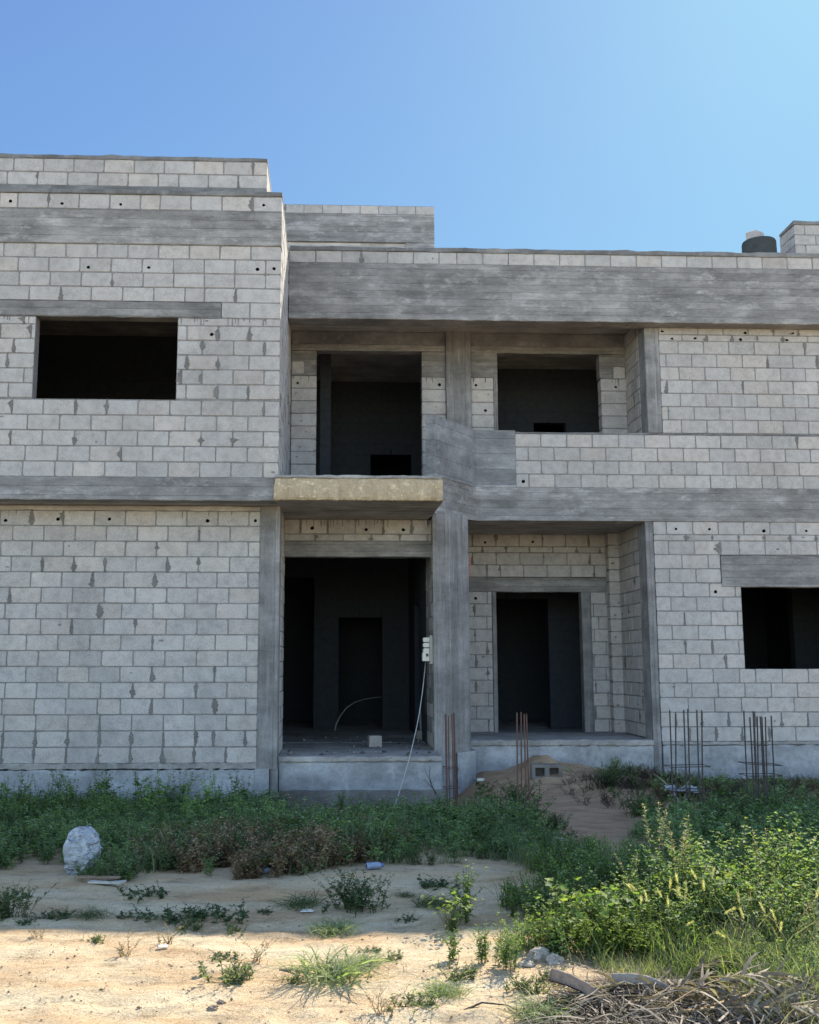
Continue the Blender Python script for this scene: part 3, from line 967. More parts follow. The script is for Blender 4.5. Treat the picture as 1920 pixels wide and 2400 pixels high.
# ================================================================== GROUND
xs = np.unique(np.r_[np.linspace(-400, -30, 12), np.linspace(-30, -7, 24), np.arange(-7, 8.5, .055), np.linspace(8.5, 30, 24), np.linspace(30, 400, 12)])
ys = np.unique(np.r_[np.linspace(-60, 2, 20), np.arange(2, 4.4, .08), np.arange(4.4, 9, .04), np.arange(9, 16, .07), np.linspace(16, 40, 24), np.linspace(40, 600, 14)])
GX, GY = np.meshgrid(xs, ys)
GZ = gh(GX, GY)
far = np.maximum(smooth(16, 20, GY), np.maximum(smooth(9, 14, np.abs(GX)), smooth(2.5, 1, GY)))
GZ = GZ * (1 - far) - .1 * far
nx, ny = len(xs), len(ys)
V = np.c_[GX.ravel(), GY.ravel(), GZ.ravel()]
ii = (np.arange(ny - 1)[:, None] * nx + np.arange(nx - 1)[None, :]).ravel()
Q = np.c_[ii, ii + 1, ii + 1 + nx, ii + nx]


def np_mesh(name, V, Fq, C=None, mats=(), smooth_=False):
    me = bpy.data.meshes.new(name)
    k = Fq.shape[1]
    me.vertices.add(len(V)); me.vertices.foreach_set('co', np.ascontiguousarray(V, np.float32).ravel())
    me.loops.add(Fq.size); me.loops.foreach_set('vertex_index', np.ascontiguousarray(Fq, np.int32).ravel())
    me.polygons.add(len(Fq))
    me.polygons.foreach_set('loop_start', np.arange(0, Fq.size, k, dtype=np.int32))
    if smooth_: me.polygons.foreach_set('use_smooth', np.ones(len(Fq), bool))
    if C is not None:
        a = me.attributes.new('col', 'FLOAT_COLOR', 'POINT')
        a.data.foreach_set('color', np.ascontiguousarray(np.c_[C, np.ones(len(C))], np.float32).ravel())
    for m in mats: me.materials.append(m)
    me.update(calc_edges=True); me.validate()
    return me


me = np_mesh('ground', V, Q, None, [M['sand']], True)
go = bpy.data.objects.new('ground', me); COL.objects.link(go); tag(go, kind='structure')


# ================================================================== PLANTS
class Veg:
    def __init__(s): s.V, s.F, s.C, s.n = [], [], [], 0

    def tri(s, V, F_, C):
        s.V.append(np.asarray(V, float)); s.F.append(np.asarray(F_, int) + s.n); s.C.append(np.asarray(C, float)); s.n += len(V)

    def get(s): return np.concatenate(s.V), np.concatenate(s.F), np.concatenate(s.C)

    def leaves(s, p, d, side, L, w, col, fold=.18, droop=.15):
        """kite leaves: p base, d direction, side, L length, w half width"""
        p = np.asarray(p, float); n = len(p)
        if n == 0: return
        L = np.broadcast_to(L, n)[:, None]; w = np.broadcast_to(w, n)[:, None]
        nrm = np.cross(d, side)
        a = p
        m1 = p + d * L * .45 + side * w + nrm * w * fold * 2
        m2 = p + d * L * .45 - side * w + nrm * w * fold * 2
        tip = p + d * L - np.array([0, 0, 1.]) * L * droop
        V = np.stack([a, m1, tip, m2], 1).reshape(-1, 3)
        b = np.arange(n)[:, None] * 4
        F_ = np.stack([b + [0, 1, 2], b + [0, 2, 3]], 1).reshape(-1, 3)
        s.tri(V, F_, np.repeat(col, 4, 0))

    def stem(s, pts, r0, r1, col):
        pts = np.asarray(pts, float); k = len(pts)
        V, F_ = [], []
        for i, q in enumerate(pts):
            rr = r0 + (r1 - r0) * i / max(1, k - 1)
            for j in range(3):
                t_ = 2.094 * j
                V.append(q + np.array([math.cos(t_), math.sin(t_), 0]) * rr)
        for i in range(k - 1):
            for j in range(3):
                q = (j + 1) % 3
                F_ += [(i * 3 + j, i * 3 + q, i * 3 + 3 + q), (i * 3 + j, i * 3 + 3 + q, i * 3 + 3 + j)]
        s.tri(V, F_, np.tile(col, (len(V), 1)))

    def blade(s, pts, w, side, col0, col1):
        pts = np.asarray(pts, float); k = len(pts)
        ww = w * np.array([1 - (i / (k - 1)) ** 1.6 * .97 for i in range(k)])[:, None]
        V = np.stack([pts - side * ww, pts + side * ww], 1).reshape(-1, 3)
        F_ = []
        for i in range(k - 1): F_ += [(2 * i, 2 * i + 1, 2 * i + 3), (2 * i, 2 * i + 3, 2 * i + 2)]
        tt = np.linspace(0, 1, k)[:, None]
        c = np.repeat(np.asarray(col0) * (1 - tt) + np.asarray(col1) * tt, 2, 0)
        s.tri(V, F_, c)


def unit(v): return v / np.maximum(1e-9, np.linalg.norm(v, axis=-1, keepdims=True))


def pick(r, cols, n, var=.18):
    cols = np.asarray(cols, float)
    return cols[r.integers(0, len(cols), n)] * r.uniform(1 - var, 1 + var, (n, 1))


GREEN = [(.145, .225, .10), (.180, .265, .11), (.110, .180, .09), (.20, .275, .11)]
DULL = [(.145, .205, .12), (.175, .22, .13), (.120, .175, .105)]
FRESH = [(.13, .205, .050), (.18, .245, .060), (.095, .165, .045), (.21, .26, .075)]
BROWN = [(.24, .165, .105), (.19, .135, .085), (.28, .195, .125), (.17, .165, .095)]
STRAW = [(.46, .37, .23), (.38, .29, .18), (.54, .45, .30)]
GREY = [(.17, .19, .12), (.14, .17, .09), (.20, .21, .13)]


def leafy(seed, h=.4, nst=5, spread=.16, n_leaf=16, L=.055, w=.014, cols=GREEN, droop=.2, top=.5, stemc=(.07, .09, .04), lean=.5, sub=2):
    r = np.random.default_rng(seed); v = Veg()
    for _ in range(nst):
        az = r.uniform(0, 6.283); ln = r.uniform(.05, lean); hh = h * r.uniform(.6, 1.05)
        b0 = np.array([r.normal(0, spread * .25), r.normal(0, spread * .25), -.02])
        dirh = np.array([math.cos(az), math.sin(az), 0])
        tt = np.linspace(0, 1, 6)
        pts = b0 + dirh * (tt[:, None] ** 1.5) * ln * hh + np.array([0, 0, 1]) * tt[:, None] * hh + r.normal(0, .008, (6, 3)) * tt[:, None]
        v.stem(pts, .0035, .0012, stemc)
        chains = [(pts, n_leaf, 1.0)]
        for _b in range(sub):
            i0 = r.integers(1, 4); a2 = r.uniform(0, 6.283); bl = hh * r.uniform(.3, .55)
            q = np.linspace(0, 1, 4)[:, None]
            bp = pts[i0] + (np.array([math.cos(a2), math.sin(a2), 0]) * .7 + np.array([0, 0, 1]) * .7) * q * bl
            v.stem(bp, .002, .001, stemc)
            chains.append((bp, max(4, int(n_leaf * .6)), .85))
        for cp, nl, sc in chains:
            t_ = np.sort(r.uniform(.12, 1, nl)) * (len(cp) - 1)
            i = np.minimum(t_.astype(int), len(cp) - 2); f = (t_ - i)[:, None]
            p = cp[i] * (1 - f) + cp[i + 1] * f
            a = np.arange(nl) * 2.4 + r.uniform(0, 6.28) + r.normal(0, .3, nl)
            el = r.uniform(-.1, .8, nl)
            d = np.stack([np.cos(a) * np.cos(el), np.sin(a) * np.cos(el), np.sin(el)], 1)
            side = unit(np.stack([-np.sin(a), np.cos(a), r.normal(0, .35, nl)], 1))
            LL = L * r.uniform(.6, 1.2, nl) * (1 - (1 - top) * (t_ / (len(cp) - 1))) * sc
            v.leaves(p, d, side, LL, LL * (w / L) * r.uniform(.8, 1.2, nl), pick(r, cols, nl), droop=droop)
    return v.get()


def grass(seed, n=60, h=.25, spread=.07, w=.0035, cols=FRESH, bend=.7, flat=0.0, tipc=None):
    r = np.random.default_rng(seed); v = Veg()
    cs = pick(r, cols, n)
    for k in range(n):
        az = r.uniform(0, 6.283); hh = h * r.uniform(.45, 1.1); bn = bend * r.uniform(.4, 1.3) + flat
        b0 = np.array([r.normal(0, spread), r.normal(0, spread), -.01])
        dh = np.array([math.cos(az), math.sin(az), 0]); side = np.array([-math.sin(az), math.cos(az), 0])
        side = unit(side + r.normal(0, .4, 3))
        th = np.linspace(r.uniform(.05, .35) + flat * .7, min(2.3, .2 + bn * 1.3), 6)
        seg = hh / 5
        pts = [b0]
        for a in th[:5]: pts.append(pts[-1] + (dh * math.sin(a) + np.array([0, 0, 1]) * math.cos(a)) * seg)
        pts = np.array(pts); pts[:, 2] = np.maximum(pts[:, 2], .004 + .01 * r.random())
        v.blade(pts, w * r.uniform(.6, 1.3), side, cs[k] * .9, (cs[k] if tipc is None else np.array(tipc) * r.uniform(.8, 1.2)))
    return v.get()


def barley(seed, n=14, h=.5, spread=.06):
    """tall wild grass with bristly seed heads"""
    r = np.random.default_rng(seed); v = Veg()
    a = grass(seed + 500, 46, h * .75, spread, .004, FRESH + GREY, .8); v.tri(*a)
    for k in range(n):
        az = r.uniform(0, 6.283); hh = h * r.uniform(.7, 1.15); bn = r.uniform(.15, .75)
        dh = np.array([math.cos(az), math.sin(az), 0])
        b0 = np.array([r.normal(0, spread), r.normal(0, spread), 0])
        pts = [b0]
        for i in range(6):
            a_ = bn * (i / 5) ** 1.5 * 1.5
            pts.append(pts[-1] + (dh * math.sin(a_ + .08) + np.array([0, 0, 1]) * math.cos(a_)) * hh / 6)
        pts = np.array(pts)
        v.stem(pts, .0016, .001, (.24, .24, .11))
        ax = unit(pts[-1] - pts[-2]); nl = 26
        t_ = np.linspace(0, 1, nl)
        base = pts[-1] + ax * t_[:, None] * .06
        an = np.arange(nl) * 2.4
        e1 = unit(np.cross(ax, [.3, .2, 1.])); e2 = np.cross(ax, e1)
        d = unit(ax + (e1 * np.cos(an)[:, None] + e2 * np.sin(an)[:, None]) * .42)
        sd = unit(np.cross(d, ax))
        v.leaves(base, d, sd, .034 * r.uniform(.7, 1.2, nl), .0022, pick(r, [(.42, .38, .20), (.34, .34, .16), (.50, .45, .27)], nl), droop=.03)
    return v.get()


def mallow(seed, n=22, h=.28, size=.055, cols=FRESH):
    r = np.random.default_rng(seed); v = Veg()
    for k in range(n):
        az = r.uniform(0, 6.283); ln = r.uniform(.1, .9); hh = h * r.uniform(.45, 1.1)
        dh = np.array([math.cos(az), math.sin(az), 0])
        q = np.linspace(0, 1, 5)[:, None]
        pts = np.array([r.normal(0, .03), r.normal(0, .03), 0]) + dh * q ** 1.3 * ln * hh * 1.1 + np.array([0, 0, 1]) * (q * hh)
        v.stem(pts, .002, .0012, (.10, .14, .04))
        c = pts[-1]; s_ = size * r.uniform(.5, 1.25)
        nr = unit(dh * r.uniform(-.1, .9) + np.array([0, 0, 1]) + r.normal(0, .3, 3))
        e1 = unit(np.cross(nr, [.2, .9, .1])); e2 = np.cross(nr, e1)
        m = 15
        an = np.linspace(0, 6.283, m, endpoint=False) + r.uniform(0, 1)
        rad_ = s_ * (.82 + .25 * np.cos(an * 5) + r.normal(0, .05, m))
        ring = c + (e1 * np.cos(an)[:, None] + e2 * np.sin(an)[:, None]) * rad_[:, None] + nr * (s_ * .22 * (1 + .5 * np.cos(an * 2.5)))[:, None]
        V_ = np.vstack([c[None], ring])
        v.tri(V_, [(0, 1 + i, 1 + (i + 1) % m) for i in range(m)], np.repeat(pick(r, cols, 1), m + 1, 0))
    return v.get()


def spire(seed, h=.55, n=3):
    """dry prickly upright spikes"""
    r = np.random.default_rng(seed); v = Veg()
    for k in range(n):
        b0 = np.array([r.normal(0, .05), r.normal(0, .05), 0]); hh = h * r.uniform(.65, 1.05)
        q = np.linspace(0, 1, 7)[:, None]
        dh = np.array([r.normal(0, .12), r.normal(0, .12), 0])
        pts = b0 + dh * q ** 2 * hh + np.array([0, 0, 1]) * q * hh
        v.stem(pts, .004, .0015, (.26, .25, .14))
        nl = 110
        t_ = r.uniform(.25, 1, nl) * 6
        i = np.minimum(t_.astype(int), 5); f = (t_ - i)[:, None]
        p = pts[i] * (1 - f) + pts[i + 1] * f
        a = r.uniform(0, 6.283, nl); el = r.uniform(.1, .7, nl)
        d = np.stack([np.cos(a) * np.cos(el), np.sin(a) * np.cos(el), np.sin(el)], 1)
        sd = unit(np.stack([-np.sin(a), np.cos(a), 0 * a], 1))
        v.leaves(p, d, sd, .055 * r.uniform(.5, 1.1, nl) * (1.15 - .6 * t_ / 6), .0032, pick(r, GREY + STRAW, nl), droop=.0)
    return v.get()


def xf(g_, x, y, z, rz, s, sz=1.0, cm=1.0):
    V_, F_, C_ = g_
    c, sn = math.cos(rz), math.sin(rz)
    W_ = np.stack([(V_[:, 0] * c - V_[:, 1] * sn) * s + x, (V_[:, 0] * sn + V_[:, 1] * c) * s + y, V_[:, 2] * s * sz + z], 1)
    return W_, F_, np.clip(C_ * cm, 0, 1)


def stuff(name, pool, spots, m, label, cat):
    Vs, Fs, Cs, n = [], [], [], 0
    r = random.Random(len(spots))
    for (x, y, s, sz) in spots:
        V_, F_, C_ = xf(r.choice(pool), x, y, g1(x, y), r.uniform(0, 6.28), s, sz, r.choice([.6, .8, .95, 1.1, 1.4]))
        Vs.append(V_); Fs.append(F_ + n); Cs.append(C_); n += len(V_)
    me = np_mesh(name, np.concatenate(Vs), np.concatenate(Fs), np.concatenate(Cs), [M[m]])
    o = bpy.data.objects.new(name, me); COL.objects.link(o)
    tag(o, label, cat, None, 'stuff')
    return o


PROTO = {}


def plant(name, kind, seed, gen, p, s, label, cat, group=None, m='leaf', rz=None, sz=1.0):
    """one plant = one thing; plants of one kind share their mesh"""
    key = (kind, seed)
    if key not in PROTO:
        V_, F_, C_ = gen()
        PROTO[key] = np_mesh(name, V_, F_, C_, [M[m]])
    o = bpy.data.objects.new(name, PROTO[key]); COL.objects.link(o)
    o.location = (p[0], p[1], g1(p[0], p[1]))
    o.rotation_euler = (0, 0, rnd.uniform(0, 6.28) if rz is None else rz)
    o.scale = (s, s, s * sz)
    tag(o, label, cat, group)
    return o


# --- weeds along the house (nobody could count them)
pr_ = random.Random(77)
G_pool = [leafy(100 + i, .42, 4, .14, 15, .085, .026, GREEN + DULL, lean=.45) for i in range(7)]
T_pool = [leafy(130 + i, .66, 3, .10, 26, .085, .028, GREEN + [(.17, .26, .10), (.19, .27, .11)], lean=.16, sub=1, top=.35) for i in range(5)]
B_pool = [leafy(150 + i, .30, 5, .14, 13, .055, .017, BROWN, lean=.7, stemc=(.12, .08, .05)) for i in range(7)]
D_pool = [leafy(170 + i, .34, 5, .16, 14, .072, .021, DULL + GREEN, lean=.8) for i in range(5)] + [grass(180 + i, 46, .34, .09, .004, DULL, .8) for i in range(2)]


def edge_front(x):   # front edge of the weed belt
    return 8.25 + .22 * math.sin(x * 2.1) + .15 * math.sin(x * 5.3 + 1) + .25 * float(vnoise(x * 2.5, 4.4))


gspots, bspots, tspots, dspots = [], [], [], []
for _ in range(5200):
    x = pr_.uniform(-6.6, 1.9); y = pr_.uniform(8.0, 13.35)
    if y < edge_front(x) or (y > 13.2 and x > -.75): continue
    n_ = float(vnoise(x * 1.1 + 5, y * 1.1))
    # brown belt in front, between the bag and the doorway
    bx = min(1, max(0, (x + 1.75) / .9)) * min(1, max(0, (.75 - x) / .9)) * .9
    brown = bx * (1 - float(smooth(9.0, 10.2, y + 1.5 * n_)))
    if pr_.random() < brown:
        (bspots if pr_.random() < .82 else dspots).append((x, y, pr_.uniform(.6, 1.1), 1))
    elif x < -.6:
        hgt = .56 + .12 * float(smooth(9, 12.8, y)) + .5 * n_
        if pr_.random() < .75: gspots.append((x, y, max(.5, hgt * pr_.uniform(.85, 1.2)), 1))
    elif y < 12.0 + .6 * n_ or pr_.random() < .12:
        low = float(smooth(12.2, 10.8, y)) * .35 + .6
        if x > .3 or y < 10.3 or pr_.random() < .45:
            if pr_.random() < .7: dspots.append((x, y, low * pr_.uniform(.65, 1.15) * (1 + .8 * n_), 1))
for _ in range(14):
    gspots.append((pr_.uniform(-1.86, -1.5), pr_.uniform(8.0, 8.15), pr_.uniform(.3, .5), 1))
for _ in range(95):
    x = pr_.uniform(-6, -.9); y = pr_.uniform(10.6, 13.2)
    tspots.append((x, y, pr_.uniform(.65, 1.18), 1))
for _ in range(2300):      # right of the pillar, to the sand slope and beyond
    x = pr_.uniform(1.6, 7.5); y = pr_.uniform(8.0, 14.6)
    n_ = float(vnoise(x * 1.2 + 2, y * 1.2))
    if y < edge_front(x) - .2: continue
    path = math.exp(-((x - (2.45 + (y - 10) * .09)) / .62) ** 2)
    near_path = path * float(smooth(10.6, 9.6, y))
    path = path * float(smooth(9.2, 9.9, y))
    dens = (.9 if y < 10.6 else .26 + .9 * n_) * (1 - min(1, 1.6 * path))
    if x < 3.5 and y > 11.0: dens *= .25 if x > 2.0 else .5
    if x > 3.9 and y > 11: dens *= 1.0
    if pr_.random() < dens and y > 11.2 and x > 3.2 and pr_.random() < .55: bspots.append((x, y, pr_.uniform(.5, .95), .8)); continue
    if pr_.random() < dens: dspots.append((x, y, (.9 if y < 11 else .6) * pr_.uniform(.6, 1.15) * (1 + .8 * n_) * (1 - .6 * near_path), 1))
stuff('green_weeds', G_pool, gspots, 'leaf', 'dense dark green weeds in the shade along the left plinth', 'weeds')
stuff('tall_weeds', T_pool, tspots, 'leaf', 'taller leafy weed tops standing against the left plinth', 'weeds')
stuff('dry_weeds', B_pool, bspots, 'dry', 'brown withered weeds in front of the green belt', 'weeds')
stuff('low_weeds', D_pool, dspots, 'leaf', 'dull green low weeds below the pillar and porch', 'weeds')

# --- sunlit thicket on the right: ground cover as stuff, the larger plants as things
C_pool = [grass(200 + i, 30, .26, .06, .0032, FRESH + GREY + GREY, 1.0) for i in range(3)] + [leafy(210 + i, .26, 5, .14, 12, .045, .014, FRESH + GREEN, lean=.8) for i in range(4)]
cspots = []
for _ in range(1500):
    x = pr_.uniform(.9, 5.4); y = pr_.uniform(4.6, 8.6)
    px_edge = 1.30 + .55 * max(0, 6.0 - y) + .2 * math.sin(y * 5)       # left border of the thicket
    if y > 7.2: px_edge = 1.55
    if x < px_edge + .25 * float(vnoise(x * 3, y * 3)): continue
    if y < 5.75 and x < 2.15 + .35 * (5.75 - y): continue            # sand and frond heap
    if y < 5.3 and x < 2.3: continue
    cspots.append((x, y, pr_.uniform(.6, 1.15), 1))
stuff('thicket_undergrowth', C_pool, cspots, 'leaf', 'sunlit mixed grass and weeds under the right hand thicket', 'undergrowth')

bush = lambda i: (lambda: leafy(300 + i, .60, 18, .40, 24, .056, .018, FRESH + GREEN, lean=.55, sub=3))
bush_d = lambda i: (lambda: leafy(320 + i, .52, 18, .44, 22, .054, .017, GREEN + DULL + FRESH[:1], lean=.7, sub=3))
bush_y = lambda i: (lambda: leafy(330 + i, .46, 20, .40, 20, .066, .015, [(.15, .21, .045), (.19, .24, .055), (.12, .18, .045)], lean=.9, sub=2))
bar_ = lambda i: (lambda: barley(340 + i, 6, .52, .09))
mal_ = lambda i: (lambda: mallow(360 + i, 80, .30, .027))
spi_ = lambda i: (lambda: spire(380 + i, .62, 3))
gra_ = lambda i: (lambda: grass(400 + i, 150, .36, .12, .0028, FRESH + GREY + [(.09, .13, .05), (.07, .11, .04)], .9, .05, (.27, .29, .16)))
str_ = lambda i: (lambda: grass(420 + i, 130, .42, .13, .0028, STRAW + GREY + GREY, 1.0, .15))

TH = [  # px, py of the foot, kind, variant, scale
    (1600, 2190, 'bush', 0, 1.08), (1545, 2180, 'bush', 1, .86), (1655, 2175, 'bush', 2, 1.0), (1590, 2235, 'bush', 1, .74), (1690, 2230, 'bush', 2, .82),
    (1730, 2185, 'bush', 0, .92), (1800, 2160, 'bush', 2, 1.08), (1880, 2165, 'bush', 1, 1.16), (1940, 2200, 'bush', 0, 1.18), (1850, 2215, 'bush', 0, .95),
    (1770, 2235, 'bush', 1, .85), (1830, 2260, 'bush', 2, .8),
    (1500, 2120, 'bush_d', 0, .85), (1430, 2115, 'bush_d', 1, .78), (1355, 2150, 'bush_d', 0, .66), (1290, 2165, 'bush_d', 1, .58), (1250, 2150, 'bush_d', 0, .5),
    (1700, 2110, 'bush_d', 1, .9), (1830, 2110, 'bush_d', 0, 1.0), (1920, 2110, 'bush_d', 1, 1.05), (1470, 2175, 'bush_d', 1, .66), (1400, 2190, 'bush_d', 1, .6),
    (1330, 2235, 'bush_y', 0, .52), (1400, 2245, 'bush_y', 1, .60), (1460, 2240, 'bush_y', 0, .62), (1520, 2255, 'bush_y', 1, .60), (1265, 2215, 'bush_y', 1, .42), (1640, 2265, 'bush_y', 0, .6),
    (1370, 2215, 'mallow', 0, .95), (1440, 2225, 'mallow', 1, .9), (1300, 2240, 'mallow', 1, .6), (1745, 2215, 'mallow', 1, 1.25),
    (1600, 2270, 'barley', 0, .80), (1640, 2255, 'barley', 1, .90), (1560, 2265, 'barley', 1, .74), (1890, 2290, 'barley', 0, .95), (1800, 2330, 'barley', 1, .8),
    (1612, 2185, 'spire', 0, 1.1), (1535, 2140, 'spire', 1, 1.08), (1490, 2165, 'spire', 1, .66), (1750, 2120, 'spire', 0, .9), (1790, 2150, 'spire', 1, .85),
    (1500, 2300, 'grass', 0, .45), (1560, 2300, 'grass', 1, .55), (1690, 2300, 'grass', 1, .8), (1760, 2320, 'grass', 0, .85), (1830, 2290, 'grass', 1, 1.0), (1630, 2290, 'grass', 0, .65),
    (1900, 2320, 'grass', 0, 1.05), (1870, 2370, 'grass', 1, .95), (1950, 2370, 'grass', 0, 1.0), (1790, 2365, 'grass', 1, .85), (1840, 2400, 'grass', 0, .8), (1440, 2280, 'grass', 1, .40), (1720, 2275, 'grass', 0, .8),
    (1780, 2270, 'straw', 1, .85), (1900, 2255, 'straw', 0, 1.5), (1850, 2225, 'straw', 1, 1.35), (1930, 2215, 'straw', 1, 1.5), (1940, 2280, 'straw', 1, 1.1), (1700, 2260, 'straw', 0, .7), (1880, 2420, 'straw', 1, .8), (1740, 2380, 'straw', 0, .6),
    (1850, 2300, 'bush_y', 0, .62), (1780, 2325, 'bush', 1, .42), (1905, 2350, 'bush', 2, .5), (1720, 2310, 'bush_y', 1, .5), (1835, 2370, 'bush', 0, .36), (1660, 2310, 'bush_y', 0, .42),
]
KINDS_ = {
    'bush': ('leafy_bush', bush, 'leafy bright green bush in the sunlit thicket', 'bush', 'leafy bushes in the sunlit thicket'),
    'bush_d': ('leafy_bush', bush_d, 'dull green spreading bush at the shaded back of the thicket', 'bush', 'spreading bushes at the back of the thicket'),
    'bush_y': ('leafy_bush', bush_y, 'low yellow green leafy clump along the front edge of the thicket', 'bush', 'low leafy clumps at the front of the thicket'),
    'mallow': ('mallow_plant', mal_, 'low round leaved yellow green plant in the thicket', 'plant', 'round leaved plants in the thicket'),
    'barley': ('wild_barley', bar_, 'wild barley clump with bristly pale seed heads in the thicket', 'grass clump', 'barley clumps in the thicket'),
    'spire': ('prickly_weed', spi_, 'pale prickly weed spires rising above the thicket', 'weed', 'prickly spires in the thicket'),
    'grass': ('grass_clump', gra_, 'long arching green grass clump in the right foreground', 'grass clump', 'grass clumps in the right foreground'),
    'straw': ('dry_grass_clump', str_, 'bleached straw coloured grass clump in the right foreground', 'grass clump', 'straw clumps in the right foreground'),
}
for (px, py, k, i, s) in TH:
    nm, gen, lab, cat, grp = KINDS_[k]
    p = gr(px, py)
    plant(nm, k, i, gen(i), p, s, lab, cat, grp, 'dry' if k == 'straw' else 'leaf')

# --- single plants on the sand
tuf = lambda i: (lambda: grass(440 + i, 230, .29, .07, .0040, [(.20, .27, .13), (.25, .31, .17), (.15, .21, .09)], 1.1, .75, (.24, .27, .15)))
tufd = lambda i: (lambda: grass(450 + i, 170, .24, .08, .0034, [(.08, .12, .06), (.10, .13, .065)], 1.2, .85))
low = lambda i: (lambda: leafy(460 + i, .085, 22, .30, 12, .036, .013, [(.075, .115, .065), (.09, .13, .07), (.06, .10, .055)], lean=2.6, sub=1))
lowl = lambda i: (lambda: leafy(470 + i, .10, 20, .20, 12, .034, .010, GREY + [(.11, .16, .06)], lean=2.0, sub=1))
shr = lambda i: (lambda: leafy(480 + i, .30, 34, .34, 18, .042, .013, [(.08, .125, .065), (.10, .145, .075), (.065, .105, .055)], lean=.9, sub=2))
upr = lambda i: (lambda: leafy(490 + i, .42, 9, .14, 22, .050, .014, FRESH + GREEN, lean=.3, sub=2))
dry_ = lambda i: (lambda: leafy(495 + i, .16, 6, .12, 7, .030, .006, STRAW + BROWN, lean=1.3, stemc=(.22, .16, .09)))
